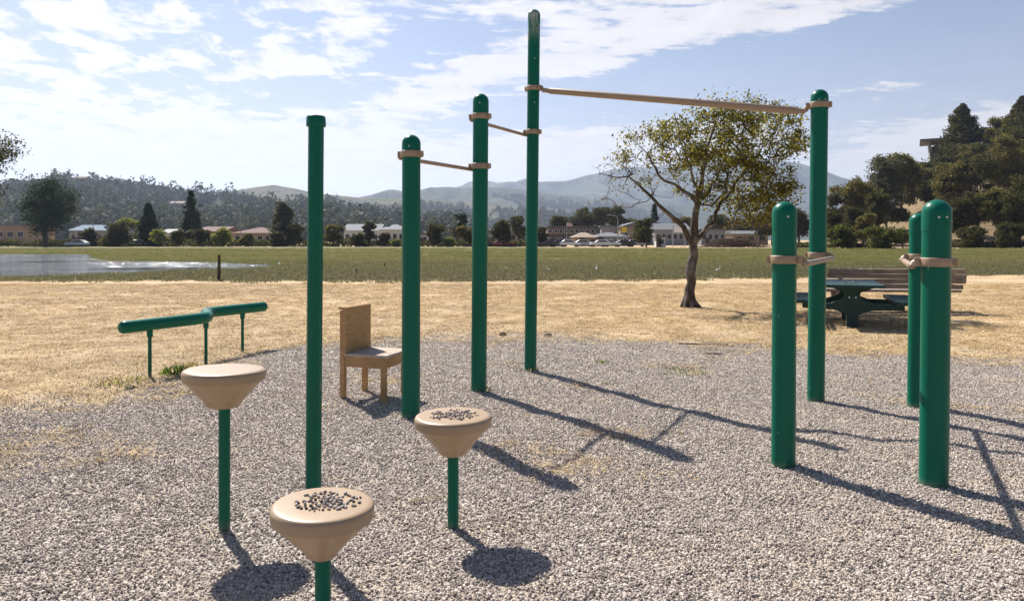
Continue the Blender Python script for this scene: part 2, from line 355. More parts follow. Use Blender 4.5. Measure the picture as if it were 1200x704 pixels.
def pond():
    m = Mat('pond_water'); m.col((.06, .065, .05)).rough(.07, .6); m.b.inputs['IOR'].default_value = 1.33
    n = m.noise(1.6, 4, .6, (.6, 1.6, 1)); n2 = m.noise(.10, 4, .6, (.25, 1.6, 1))
    m.bump(m.math('MULTIPLY', n, m.ramp(n2, [(.42, (.06, .06, .06)), (.52, (1, 1, 1))])), .9, .2)
    pts = []
    for i, (px, py) in enumerate(POND):
        q = POND[(i+1) % len(POND)]
        for k in range(6):
            t = k/6; x, y = px+(q[0]-px)*t, py+(q[1]-py)*t; v = gp(x, y); v.x += 1.2*nz(v.x, v.y, .3); v.y += 1.0*nz(v.x, v.y, .25, 4); v.z = .03; pts.append(v)
    b = MB(); b.add(pts, [tuple(range(len(pts)))]); o = b.build('pond', m.m, recalc=False); o.data.flip_normals() if o.data.polygons[0].normal.z < 0 else None
    tag(o, kind='structure')
    # a narrow channel farther out
    for nm, (cx, cy, w, h) in (('water_channel', (298, 294, 60, .7)), ('water_channel', (60, 292.3, 120, .5)), ('water_channel', (520, 299.5, 60, .5))):
        b = MB(); pts = []
        for k in range(28):
            a = 2*math.pi*k/28; v = gp(cx+w/2*math.cos(a)*(1+.2*nz(k, 0, 1.3)), cy+h*math.sin(a)); v.z = .034; pts.append(v)
        b.add(pts, [tuple(range(28))]); o = b.build(nm, m.m, recalc=False)
        if o.data.polygons[0].normal.z < 0: o.data.flip_normals()
        tag(o, kind='structure')
pond()
def in_pond(x, y):
    if y < 20: return False
    px = 600+F*x/y; py = HZ+F*CH/y; c = False
    for i in range(len(POND)):
        (x1, y1), (x2, y2) = POND[i], POND[i-1]
        if (y1 > py) != (y2 > py) and px < (x2-x1)*(py-y1)/(y2-y1)+x1: c = not c
    return c
# ------------------------------------------------------------------ hills
def mat_hill(name, a, b, c3, s1, s2, bd):
    m = Mat(name); n = m.noise(s1, 6, .62); f = m.noise(s2, 6, .7)
    c = m.mix(m.ramp(n, [(.42, (0, 0, 0)), (.56, (1, 1, 1))]), a, b); c = m.mix(m.ramp(f, [(.4, (.9, .9, .9)), (.62, (0, 0, 0))]), c, c3)
    m.col(c).rough(.95, .1).bump(m.math('ADD', n, f), .8, bd); return m.m
def ridge(name, prof, Yr, Yf, mat, rough, seed, step=5, rows=36):
    px = np.arange(prof[0][0], prof[-1][0]+1, step); top = np.interp(px, [p[0] for p in prof], [p[1] for p in prof])
    V = []; ny = rows+8
    for k, (p, t) in enumerate(zip(px, top)):
        H = (HZ-t)/F*Yr+CH
        for j in range(ny):
            s = j/rows; Y = Yf+(Yr-Yf)*s; X = (p-600)*Y/F
            e = s**1.25 if s <= 1 else 1-(s-1)*1.5
            w = min(1, s*3)*(.35 if abs(s-1) < .04 else 1)
            n_ = nz(X, Y, 2.2/(Yr-Yf)*1.2, seed)*.9+nz(X, Y, 6.5/(Yr-Yf), seed+3)*.45+nz(X, Y, 18/(Yr-Yf), seed+5)*.2
            V.append((X, Y, -2+(H+2)*e+rough*w*n_*(1-.4*max(0, s-.7))))
    i = np.arange(len(px)*ny).reshape(len(px), ny)
    Fc = np.stack([i[:-1, :-1].ravel(), i[1:, :-1].ravel(), i[1:, 1:].ravel(), i[:-1, 1:].ravel()], 1)
    V = np.array(V); tag(np_mesh(name, V, Fc, mat, smooth=True), kind='structure')
    return V.reshape(len(px), ny, 3), px
M_WOODHILL = mat_hill('wooded_hill', (.04, .045, .022), (.085, .078, .045), (.02, .028, .012), .012, .06, 6)
M_BAREHILL = mat_hill('grassy_hill', (.10, .09, .05), (.15, .125, .07), (.045, .055, .025), .01, .03, 6)
M_MOUNT = mat_hill('mountain_scrub', (.06, .075, .045), (.11, .11, .06), (.035, .05, .03), .0022, .012, 25)
h1, h1p = ridge('near_hill', [(-900, 215), (-200, 212), (0, 216), (60, 212), (115, 219), (150, 224), (200, 232), (260, 236), (300, 240), (360, 247), (420, 257), (500, 270), (560, 279)], 1150, 520, M_WOODHILL, 14, 2)
h2, h2p = ridge('grassy_hill', [(150, 250), (220, 236), (270, 225), (300, 219), (322, 216), (345, 220), (370, 226), (420, 231), (480, 233), (540, 236), (600, 243), (680, 252), (760, 272)], 2100, 1300, M_BAREHILL, 14, 12)
h3, h3p = ridge('mountain_foothill', [(300, 245), (430, 232), (480, 226), (520, 220), (560, 219), (600, 221), (660, 228), (720, 236), (800, 243), (900, 252), (1000, 262), (1200, 270)], 3300, 2300, M_MOUNT, 50, 22)
h4, h4p = ridge('mountain', [(350, 262), (450, 244), (520, 226), (560, 217), (610, 214), (640, 210), (680, 205), (715, 200), (740, 197), (790, 193), (840, 187), (890, 184), (930, 189), (960, 198), (990, 210), (1030, 222), (1100, 238), (1250, 250), (1500, 262)], 5200, 3600, M_MOUNT, 120, 31, rows=50)
M_DRYHILL = mat_hill('dry_grass_slope', (.24, .17, .095), (.29, .21, .12), (.15, .11, .06), .08, .6, .5)
gr = grid_mesh('hill_slope', np.arange(70, 420, 4), np.arange(136, 420, 4), lambda x, y: hill_right(x, y)-.05+(.8*nz(x, y, .05) if hill_right(x, y) > 1 else 0), M_DRYHILL); tag(gr, kind='structure')
# ------------------------------------------------------------------ scattered stuff (points + instances)
SRC = bpy.data.collections.new('source_shapes')
def scatter(name, P, srcs, smin, smax, mat_over=None, tilt=math.pi, flat=False):
    me = bpy.data.meshes.new(name); me.vertices.add(len(P)); me.vertices.foreach_set('co', np.asarray(P, np.float32).ravel()); me.update()
    o = bpy.data.objects.new(name, me); COL.objects.link(o)
    sub = bpy.data.collections.new(name+'_shapes')
    for s in srcs: sub.objects.link(s)
    nt = bpy.data.node_groups.new(name, 'GeometryNodeTree')
    nt.interface.new_socket('Geometry', in_out='INPUT', socket_type='NodeSocketGeometry'); nt.interface.new_socket('Geometry', in_out='OUTPUT', socket_type='NodeSocketGeometry')
    N, L = nt.nodes, nt.links; gi = N.new('NodeGroupInput'); go = N.new('NodeGroupOutput')
    m2p = N.new('GeometryNodeMeshToPoints'); L.new(gi.outputs[0], m2p.inputs[0])
    ci = N.new('GeometryNodeCollectionInfo'); ci.inputs['Collection'].default_value = sub; ci.inputs['Separate Children'].default_value = True; ci.inputs['Reset Children'].default_value = True
    iop = N.new('GeometryNodeInstanceOnPoints'); L.new(m2p.outputs[0], iop.inputs['Points']); L.new(ci.outputs[0], iop.inputs['Instance']); iop.inputs['Pick Instance'].default_value = True
    rv = N.new('FunctionNodeRandomValue'); rv.data_type = 'FLOAT_VECTOR'; rv.inputs[0].default_value = (-tilt, -tilt, -math.pi); rv.inputs[1].default_value = (tilt, tilt, math.pi)
    L.new(rv.outputs[0], iop.inputs['Rotation'])
    rs = N.new('FunctionNodeRandomValue'); rs.data_type = 'FLOAT'; rs.inputs[2].default_value = smin; rs.inputs[3].default_value = smax; rs.inputs['Seed'].default_value = 5
    L.new(rs.outputs[1], iop.inputs['Scale']); L.new(iop.outputs[0], go.inputs[0])
    md = o.modifiers.new('scatter', 'NODES'); md.node_group = nt
    return tag(o, kind='stuff')
def src_obj(name, V, Fc, mat, smooth=False):
    me = bpy.data.meshes.new(name); me.from_pydata([tuple(v) for v in V], [], [tuple(f) for f in Fc]); me.update(); me.materials.append(mat)
    if smooth: me.polygons.foreach_set('use_smooth', [True]*len(me.polygons))
    return bpy.data.objects.new(name, me)
import bmesh
def pebble_mesh(seed, sub=1, r=1.0):
    bm = bmesh.new(); bmesh.ops.create_icosphere(bm, subdivisions=sub, radius=r); rr = random.Random(seed)
    sx, sy, sz = rr.uniform(.8, 1.3), rr.uniform(.7, 1.0), rr.uniform(.5, .8)
    for v in bm.verts:
        k = 1+.28*noise.noise(v.co*1.3+Vector((seed*3.1, 0, 0))); v.co = Vector((v.co.x*sx*k, v.co.y*sy*k, v.co.z*sz*k))
    V = [v.co.copy() for v in bm.verts]; Fc = [[v.index for v in f.verts] for f in bm.faces]; bm.free(); return V, Fc
def mat_stone():
    m = Mat('pebble_stone'); oi = m.N.new('ShaderNodeObjectInfo'); c = m.ramp(oi.outputs['Random'], STONES)
    c = m.mix(.25, c, m.mix(m.noise(90, 3), (.15, .125, .11), (.68, .60, .52))); m.col(c).rough(.8, .3); return m.m
M_STONE = mat_stone()
peb = [src_obj('pebble_shape', *pebble_mesh(i), M_STONE, i % 2 == 0) for i in range(7)]
def samp(n, y0, y1, spread=.86, xoff=0):
    Y = np.sqrt(rng.uniform(y0*y0, y1*y1, n)); X = rng.uniform(-1, 1, n)*(Y*spread+.6)+xoff; return X, Y
PB = []
for n in (520000,):
    yy = np.linspace(2.2, 13.0, 500); pdf = (yy*.86+.6)*np.exp(-np.clip(yy-4.5, 0, None)*.17); cdf = np.cumsum(pdf); cdf /= cdf[-1]
    Y = np.interp(rng.uniform(0, 1, n), cdf, yy); X = rng.uniform(-1, 1, n)*(Y*.86+.6)
    for x, y in zip(X.tolist(), Y.tolist()):
        sd = gravel_sd(x, y)
        if (sd > .35 and random.random() < .45+.3*sd and (sd > 2.2 or nz(x, y, 1.4, 4.4)+.25*random.random() > -.38-.1*sd)) or (sd > -2.6 and random.random() < math.exp((sd-.35)*1.5)*(.6+nz(x, y, 1.7, 6.1))):
            PB.append((x, y, gravel_z(x, y)+random.uniform(-.002, .006) if sd > -.1 else ground_h(x, y)+.004))
scatter('gravel', PB, peb, .0032, .0084)
# straw and dry tufts on the ground
M_STRAW = Mat('straw'); _oi = M_STRAW.N.new('ShaderNodeObjectInfo')
M_STRAW.col(M_STRAW.ramp(_oi.outputs['Random'], [(0, (.28, .19, .095)), (.35, (.47, .33, .16)), (.75, (.62, .45, .23)), (1, (.72, .55, .32))])).rough(.8, .2); M_STRAW = M_STRAW.m
def tuft(seed, nb, h, spread, lean, w, mat, bend=.5):
    rr = random.Random(seed); V = []; Fc = []
    for i in range(nb):
        a = rr.uniform(0, 6.283); r = spread*math.sqrt(rr.random()); bx, by = r*math.cos(a), r*math.sin(a)
        d = rr.uniform(0, 6.283); hh = h*rr.uniform(.45, 1); ln = hh*lean*rr.uniform(.3, 1.2); px_, py_ = -math.sin(d)*w/2, math.cos(d)*w/2
        m1 = (bx+math.cos(d)*ln*.4, by+math.sin(d)*ln*.4, hh*.6); m2 = (bx+math.cos(d)*ln, by+math.sin(d)*ln, hh*(1-bend*.3))
        b = len(V); V += [(bx-px_, by-py_, 0), (bx+px_, by+py_, 0), (m1[0]+px_*.8, m1[1]+py_*.8, m1[2]), (m1[0]-px_*.8, m1[1]-py_*.8, m1[2]), m2]
        Fc += [(b, b+1, b+2, b+3), (b+3, b+2, b+4)]
    return src_obj('tuft_shape', V, Fc, mat)
straws = [tuft(i, 16, .022, .09, 3.2, .005, M_STRAW) for i in range(5)]
PS = []
X, Y = samp(85000, 4.2, 24, .82)
for x, y in zip(X.tolist(), Y.tolist()):
    sd = gravel_sd(x, y); k = .5+.9*nz(x, y, 1.1, 8); zz = max(ground_h(x, y)+.002, gravel_z(x, y)+.008) if sd > -1.2 else ground_h(x, y)+.002
    patch = nz(x, y, .75, 3)+.5*nz(x, y, 2.4, 6)
    if (sd < -.1 and random.random() < k+.25) or (-.1 <= sd < 1.2 and random.random() < .55*(1-sd/1.3)*(1+1.5*patch)) or (sd >= 0 and patch > .30 and random.random() < 1.3*(patch-.25)): PS.append((x, y, zz))
scatter('dry_grass', PS, straws, .6, 1.5, tilt=.15)
M_MGRASS = Mat('marsh_grass'); _oi = M_MGRASS.N.new('ShaderNodeObjectInfo')
_a = M_MGRASS.ramp(_oi.outputs['Random'], [(0, (.11, .13, .03)), (.5, (.18, .19, .05)), (1, (.28, .25, .10))])
_b = M_MGRASS.ramp(M_MGRASS.noise(.07, 5, .6, (.5, 1, 1)), [(.42, (0, 0, 0)), (.58, (1, 1, 1))])
_c = M_MGRASS.mix(_b, _a, (.235, .21, .09))
_s = M_MGRASS.N.new('ShaderNodeSeparateXYZ'); M_MGRASS.L.new(M_MGRASS.geo.outputs['Position'], _s.inputs[0]); _r = M_MGRASS.N.new('ShaderNodeMapRange'); M_MGRASS.L.new(_s.outputs[1], _r.inputs[0]); _r.inputs[1].default_value = 55; _r.inputs[2].default_value = 34
_c = M_MGRASS.mix(M_MGRASS.math('MULTIPLY', _r.outputs[0], .7), _c, (.165, .145, .09)); M_MGRASS.col(_c).rough(.8, .2)
_t = M_MGRASS.N.new('ShaderNodeBsdfTranslucent'); M_MGRASS.L.new(_c, _t.inputs[0]); _x = M_MGRASS.N.new('ShaderNodeMixShader'); _x.inputs[0].default_value = .5
M_MGRASS.L.new(M_MGRASS.b.outputs[0], _x.inputs[1]); M_MGRASS.L.new(_t.outputs[0], _x.inputs[2]); M_MGRASS.L.new(_x.outputs[0], M_MGRASS.out.inputs[0]); M_MGRASS = M_MGRASS.m
mg = [tuft(20+i, 40, .17, .40, .8, .03, M_MGRASS) for i in range(4)]
PM = []
pxs_ = rng.uniform(-150, 1400, 52000); t_ = rng.uniform(0, 1, 52000)**.8
for p, t in zip(pxs_.tolist(), t_.tolist()):
    a = near_marsh(p)+.9*nz(p*.012, 0, 1, 2)+.9*nz(p*.06, 0, 1, 3)-1.6*random.random()**3; Y = a*(125/a)**t; x = (p-600)*Y/F
    if in_pond(x, Y): continue
    PM.append((x, Y, .0))
scatter('marsh_grass', PM, mg, .35, 1.0, tilt=.12)

# ------------------------------------------------------------------ trees
def leaf_quads(C, size, rg, squash=1.0):
    n = len(C); a = rg.normal(size=(n, 3)); a /= np.linalg.norm(a, axis=1)[:, None]; b = rg.normal(size=(n, 3)); b -= (a*b).sum(1)[:, None]*a; b /= np.linalg.norm(b, axis=1)[:, None]
    s = size*rg.uniform(.6, 1.3, n)[:, None]; q = np.stack([C-a*s, C-b*s*.55*squash, C+a*s, C+b*s*.55*squash], 1)
    return q.reshape(-1, 3), np.arange(4*n).reshape(n, 4)
LEAF = {
 'oak': leaf_mat('oak_leaf', (.028, .030, .009), (.095, .088, .024), .3),
 'pine': leaf_mat('pine_needle', (.018, .032, .015), (.045, .065, .028), .2),
 'olive': leaf_mat('olive_leaf', (.05, .048, .013), (.17, .145, .038), .38),
 'lush': leaf_mat('lush_leaf', (.04, .05, .01), (.13, .135, .025), .35),
 'bright': leaf_mat('bright_leaf', (.10, .12, .02), (.24, .24, .045), .4),
 'euc': leaf_mat('eucalyptus_leaf', (.05, .055, .028), (.12, .115, .06), .3),
}
def tree(name, label, cat, px, top, w, Y, kind, shape='round', base=None, group=None, seed=None, dens=1.0, trunk=True):
    """px / top / w measured in the picture, placed as a real tree at distance Y"""
    seed = seed if seed is not None else int(px*7+top)
    rg = np.random.default_rng(seed % 99991); z0 = base if base is not None else 0.0
    X = (px-600)*Y/F; H = (HZ-top)/F*Y+CH-z0; Wd = w/F*Y
    root = empty(name, (X, Y, z0), label, cat, group)
    ls = max(.09, Y*1.5/F)*.9
    cl = []                                   # clump centres (x,y,z,r)
    if shape == 'cone':
        nk = int(100*dens)
        for i in range(nk):
            t = rg.uniform(0, 1)**.85; z = H*(.08+.9*t); rmax = Wd/2*(1-t)**.75*rg.uniform(.6, 1.0); a = rg.uniform(0, 6.283); rr = rmax*rg.uniform(.45, .95)
            cl.append((rr*math.cos(a), rr*math.sin(a), z, max(.4, Wd*.19*(1.12-t))))
    else:
        lo = {'round': .12, 'bush': .02, 'umbrella': .55, 'tall': .12, 'ragged': .2}[shape]; nk = int({'round': 78, 'bush': 56, 'umbrella': 40, 'tall': 80, 'ragged': 60}[shape]*dens)
        # a few lobes, clumps on each lobe
        lobes = []
        for i in range(int(rg.integers(4, 8))):
            a = rg.uniform(0, 6.283); r = Wd/2*rg.uniform(.2, .62); z = H*(lo+(1-lo)*rg.uniform(.2, .85)); lobes.append((r*math.cos(a), r*math.sin(a), z, Wd*rg.uniform(.16, .28)))
        lobes.append((0, 0, H*(1-.1)-Wd*.12, Wd*.2)); lobes.append((0, 0, H*(lo+(1-lo)*.45), Wd*.3))
        for i in range(nk):
            l = lobes[i % len(lobes)]; d = rg.normal(size=3); d /= np.linalg.norm(d); k = rg.uniform(.5, 1.05)
            vz = .8 if shape != 'tall' else 1.3
            c = (l[0]+d[0]*l[3]*k, l[1]+d[1]*l[3]*k, min(H*.97, max(H*lo*.8, l[2]+d[2]*l[3]*k*vz)), Wd*rg.uniform(.09, .15))
            cl.append(c)
    cl = np.array(cl); per = int(np.clip(9*(cl[:, 3].mean()/ls)**2, 40, 120))
    cc = np.repeat(cl, per, 0); d = rg.normal(size=(len(cc), 3)); d /= np.linalg.norm(d, axis=1)[:, None]
    P = cc[:, :3]+d*cc[:, 3:4]*rg.uniform(.2, 1.15, (len(cc), 1))*np.array([1.15, 1.15, .72]); P[:, 2] = np.clip(P[:, 2], .05, None)
    V, Fc = leaf_quads(P, ls, rg); np_mesh('crown', V, Fc, LEAF[kind], root)
    if trunk:
        b = MB(); tr = max(.12, Wd*.028); bend = rg.normal(size=2)*(.004 if shape == 'cone' else .03)*H; zt = H*(.9 if shape == 'cone' else .62)
        b.tube([(0, 0, -.3), (bend[0]*.4, bend[1]*.4, zt*.35), (bend[0], bend[1], zt*.7), (bend[0]*.8, bend[1]*.8, zt)], [tr*1.3, tr, tr*.8, tr*.35], 7)
        if shape != 'cone':
            for c in cl[rg.choice(len(cl), min(12, len(cl)), replace=False)]:
                s0 = Vector((bend[0]*.7, bend[1]*.7, zt*rg.uniform(.35, .9))); e = Vector(c[:3]); b.tube([s0, s0.lerp(e, .5)+Vector((0, 0, .04*H)), e], [tr*.5, tr*.3, tr*.1], 5)
        b.build('trunk', M_FARBARK, root)
    return root
# tree row across the marsh: (px, top y, width, Y, leaf, shape, name, label, category)
T = [
 (53, 205, 98, 150, 'pine', 'round', 'oak_tree', 'largest dark spreading tree at the far left edge of the marsh'),
 (140, 261, 42, 152, 'oak', 'bush', 'shrub', 'low wide dark bush right of the largest dark tree'),
 (105, 268, 26, 155, 'oak', 'bush', 'shrub', 'dark bush between the largest dark tree and the blue roofed building'),
 (174, 238, 34, 158, 'pine', 'cone', 'pine_tree', 'small dark conifer left of the tall pointed conifer'),
 (224, 223, 31, 165, 'pine', 'cone', 'conifer_tree', 'tall pointed conifer standing in front of the left hillside'),
 (185, 268, 24, 150, 'bright', 'bush', 'shrub', 'yellow green shrub below the small dark conifer'),
 (207, 269, 18, 151, 'olive', 'bush', 'shrub', 'olive shrub at the foot of the tall pointed conifer on its left'),
 (237, 269, 26, 150, 'oak', 'bush', 'shrub', 'dark green shrub at the foot of the tall pointed conifer on its right'),
 (262, 267, 28, 149, 'bright', 'bush', 'shrub', 'brightest yellow green shrub left of the red roofed building'),
 (290, 274, 18, 151, 'olive', 'bush', 'shrub', 'small olive shrub in front of the red roofed building'),
 (150, 257, 34, 190, 'bright', 'bush', 'tree', 'pale green tree showing above the low wide dark bush'),
 (329, 236, 36, 156, 'euc', 'tall', 'eucalyptus_tree', 'tall loose grey green tree left of the thin capped pole'),
 (346, 263, 26, 151, 'oak', 'bush', 'tree', 'dark round tree just left of the thin capped pole'),
 (322, 272, 22, 149, 'oak', 'bush', 'shrub', 'dark bush under the tall loose grey green tree'),
 (391, 262, 26, 154, 'olive', 'round', 'tree', 'olive brown tree just right of the thin capped pole'),
 (420, 273, 24, 148, 'oak', 'bush', 'shrub', 'low dark bush in front of the white hip roofed building'),
 (433, 260, 22, 152, 'oak', 'round', 'tree', 'dark round tree in front of the white hip roofed building'),
 (448, 274, 18, 149, 'oak', 'bush', 'shrub', 'small dark shrub right of the dark round tree by the white building'),
 (463, 280, 12, 147, 'bright', 'bush', 'shrub', 'tiny light shrub beneath the white hip roofed building'),
 (508, 261, 27, 150, 'oak', 'round', 'tree', 'round topped street tree right of the shortest post of the pull up frame'),
 (541, 247, 22, 172, 'pine', 'ragged', 'pine_tree', 'tallest dark pine between the first two posts of the pull up frame'),
 (546, 266, 22, 150, 'olive', 'round', 'tree', 'low olive tree beneath the tallest dark pine between the posts'),
 (525, 278, 18, 148, 'bright', 'bush', 'shrub', 'bright low shrub between the round street tree and the olive tree'),
 (589, 260, 34, 150, 'oak', 'round', 'tree', 'broad dark tree between the second and third posts of the pull up frame'),
 (608, 252, 24, 178, 'oak', 'tall', 'tree', 'taller grey green tree directly behind the tallest green post'),
 (636, 264, 18, 150, 'oak', 'round', 'tree', 'small round dark tree just right of the tallest green post'),
 (757, 254, 35, 140, 'oak', 'bush', 'tree', 'dense round dark green tree standing alone left of the gnarled tree'),
 (767, 239, 19, 230, 'pine', 'cone', 'pine_tree', 'pine top rising behind the dense round dark tree'),
 (655, 252, 34, 260, 'oak', 'round', 'tree', 'leftmost tree of the dark grove above the two storey building'),
 (682, 243, 42, 262, 'oak', 'round', 'tree', 'dark tree second from left in the grove above the two storey building'),
 (705, 242, 36, 258, 'oak', 'ragged', 'tree', 'dark tree third from left in the grove above the two storey building'),
 (724, 238, 30, 264, 'oak', 'ragged', 'tree', 'tallest tree at the right of the dark grove above the two storey building'),
 (742, 256, 24, 262, 'olive', 'round', 'tree', 'lower olive tree at the right end of the dark grove'),
 (797, 256, 38, 240, 'olive', 'round', 'tree', 'olive tree behind the long grey roof and the gnarled tree trunk'),
 (838, 252, 40, 235, 'oak', 'round', 'tree', 'dark tree behind the gnarled tree just right of its trunk'),
 (872, 258, 40, 225, 'olive', 'round', 'tree', 'olive tree behind the brown brush pile'),
 (905, 236, 50, 190, 'oak', 'round', 'tree', 'dark tree behind the left post of the parallel bars'),
 (936, 244, 46, 185, 'oak', 'ragged', 'tree', 'dark tree between the left parallel bar posts'),
 (988, 266, 40, 118, 'lush', 'bush', 'shrub', 'round green bush left of the picnic table at the marsh edge'),
 (1035, 266, 46, 117, 'lush', 'bush', 'shrub', 'round dark bush above the picnic table at the foot of the slope'),
 (1058, 272, 20, 122, 'olive', 'bush', 'shrub', 'small olive bush right of the round dark bush below the bare slope'),
]
for (px, top, w, Y, leaf, shape, nm, lab) in T:
    tree(nm, lab, 'bush' if nm == 'shrub' else 'tree', px, top, w, Y, leaf, shape, group='plants across the marsh', dens=1.6 if px == 53 else 1.15)
# wooded slope on the right
R_ = [
 (978, 222, 44, 150, 'euc', 'ragged', 'grey green tree at the left foot of the wooded slope'),
 (1003, 205, 52, 158, 'olive', 'ragged', 'loose olive tree second from the left foot of the wooded slope'),
 (1030, 180, 64, 165, 'euc', 'tall', 'tall loose grey tree left of the bare patch of slope'),
 (1056, 178, 56, 190, 'olive', 'round', 'olive tree above the bare patch of slope'),
 (1024, 222, 40, 140, 'oak', 'round', 'dark low tree in front of the tall loose grey tree'),
 (1000, 240, 40, 134, 'oak', 'round', 'low dark tree behind the left green bush'),
 (1085, 192, 50, 215, 'oak', 'round', 'dark tree just below the hilltop house on its left'),
 (1128, 121, 66, 235, 'oak', 'cone', 'tall dark cedar rising in front of the hilltop house'),
 (1112, 190, 54, 165, 'olive', 'tall', 'olive tree right of the bare patch of slope'),
 (1146, 182, 58, 162, 'oak', 'tall', 'dark tree below the right end of the hilltop house'),
 (1178, 160, 64, 175, 'olive', 'tall', 'broad olive tree at the right edge below the crest'),
 (1198, 112, 64, 232, 'oak', 'cone', 'dark tree on the crest at the right edge of the picture'),
 (1200, 150, 70, 200, 'oak', 'round', 'dark rounded tree under the crest tree at the right edge'),
 (1168, 215, 46, 135, 'olive', 'round', 'low olive tree at the foot of the slope near the right edge'),
 (1196, 205, 60, 132, 'oak', 'tall', 'low dark tree at the foot of the slope on the right edge'),
 (1128, 226, 42, 136, 'oak', 'round', 'dark tree at the foot of the slope right of the bare patch'),
 (1100, 196, 36, 205, 'euc', 'round', 'grey tree on the slope behind the right parallel bar posts'),
 (1156, 148, 34, 240, 'oak', 'round', 'dark tree on the crest beside the right end of the hilltop house'),
 (1262, 150, 90, 180, 'oak', 'round', 'large dark tree beyond the right edge of the picture'),
 (1068, 205, 30, 215, 'oak', 'round', 'small dark tree on the slope above the bare patch'),
 (1184, 262, 40, 126, 'oak', 'bush', 'dark bush at the foot of the slope near the right edge'),
 (975, 245, 36, 140, 'oak', 'round', 'dark low tree beside the tallest parallel bar post'),
 (1040, 205, 46, 175, 'oak', 'round', 'dark mid height tree behind the tall loose grey tree'),
 (1072, 196, 44, 222, 'olive', 'round', 'olive tree left below the hilltop house'),
 (1090, 240, 34, 150, 'oak', 'bush', 'dark bush at the right side of the bare patch'),
 (1112, 186, 40, 228, 'oak', 'round', 'dark tree directly in front of the hilltop house wall'),
 (1142, 172, 44, 225, 'olive', 'round', 'olive tree in front of the right half of the hilltop house'),
 (1165, 170, 50, 205, 'oak', 'round', 'dark tree between the hilltop house and the right edge'),
 (1180, 138, 44, 225, 'olive', 'ragged', 'ragged olive tree just left of the crest tree'),
 (1215, 130, 60, 215, 'oak', 'round', 'dark tree cut by the right edge below the crest'),
 (1088, 200, 44, 205, 'olive', 'round', 'olive tree on the slope below the left wall of the hilltop house'),
 (1100, 214, 44, 190, 'oak', 'round', 'dark tree right above the bare patch of slope'),
 (1014, 250, 30, 130, 'olive', 'round', 'low olive tree between the two round bushes'),
 (1140, 268, 34, 128, 'oak', 'bush', 'dark bush below the trees right of the bare patch'),
]
for (px, top, w, Y, leaf, shape, lab) in R_:
    tree('tree', lab, 'tree', px, top, w, Y, leaf, shape, base=hill_right((px-600)*Y/F, Y), group='trees on the right slope', dens=1.5)
# low scrub along the far edge of the marsh, one mass
def scrub(name, x0, x1, Y, h, n, mat, seed):
    rg = np.random.default_rng(seed); px = rg.uniform(x0, x1, n); hh = np.array([h*(.45+.9*max(0, .5+noise.noise(Vector((p*.045, seed, 0))))) for p in px]); t = rg.uniform(0, 1, n)**.8
    Yv = Y+rg.normal(size=n)*1.2; C = np.stack([(px-600)*Yv/F, Yv, t*hh], 1); V, Fc = leaf_quads(C, .26, rg, 1.3); return tag(np_mesh(name, V, Fc, mat), kind='stuff')
scrub('roadside_scrub', -120, 640, 156, 1.5, 15000, LEAF['oak'], 4); scrub('slope_scrub', 905, 1045, 133, .9, 2500, LEAF['oak'], 6); scrub('slope_scrub', 1085, 1320, 133, 1.2, 4500, LEAF['oak'], 9)
# leftmost near tree, trunk outside the frame
tree('tree', 'airy tree leaning in from the left edge, nearer than the others', 'tree', -30, 152, 130, 46, 'oak', 'ragged', dens=1.6)
# forest on the near hill : one mass
def forest(name, V, px, n, size, mat, keep, seed, smax=.98, smin=.02):
    rg = np.random.default_rng(seed); nx, ny, _ = V.shape; P = []; R = []
    rows = ny-8
    while len(P) < n:
        i = rg.integers(0, nx-1); j = int(rg.uniform(smin, smax)*rows); u, v = rg.uniform(size=2)
        p = V[i, j]*(1-u)*(1-v)+V[i+1, j]*u*(1-v)+V[i, j+1]*(1-u)*v+V[i+1, j+1]*u*v
        if not keep(600+F*p[0]/p[1], p[0], p[1]): continue
        P.append(p); R.append(size*rg.uniform(.6, 1.5))
    P = np.array(P); R = np.array(R); per = 70
    tall = np.where(rg.uniform(size=n) < .3, 1.7, 1.0)
    d = rg.normal(size=(n, per, 3)); d /= np.linalg.norm(d, axis=2)[:, :, None]; d *= rg.uniform(.35, 1.0, (n, per, 1))
    d[:, :, 0] *= (1/np.sqrt(tall))[:, None]
    C = P[:, None, :]+d*R[:, None, None]*np.stack([np.ones(n), np.ones(n), tall*.9], 1)[:, None, :]; C[:, :, 2] += (R*.75*tall)[:, None]
    a = rg.normal(size=(n*per, 3)); a /= np.linalg.norm(a, axis=1)[:, None]
    V2, F2 = leaf_quads(C.reshape(-1, 3), size*.25, rg, 1.7)
    return tag(np_mesh(name, V2, F2, mat), kind='stuff')
M_FOREST = leaf_mat('hill_forest_leaf', (.018, .027, .012), (.075, .08, .034), .2)
forest('hillside_forest', h1, h1p, 2700, 7.6, M_FOREST, lambda p, x, y: -60 < p < 560 and noise.noise(Vector((x*.006, y*.006, 0)))+.35*noise.noise(Vector((x*.02, y*.02, 5))) > -.16, 3)
forest('distant_forest', h2, h2p, 1700, 6.5, M_FOREST, lambda p, x, y: (p > 350 or p < 285) and noise.noise(Vector((x*.004, y*.004, 3))) > -.1, 5, .86)
forest('foothill_forest', h3, h3p, 1300, 8.5, M_FOREST, lambda p, x, y: 400 < p < 800 and noise.noise(Vector((x*.002, y*.002, 3))) > 0, 6, .85)
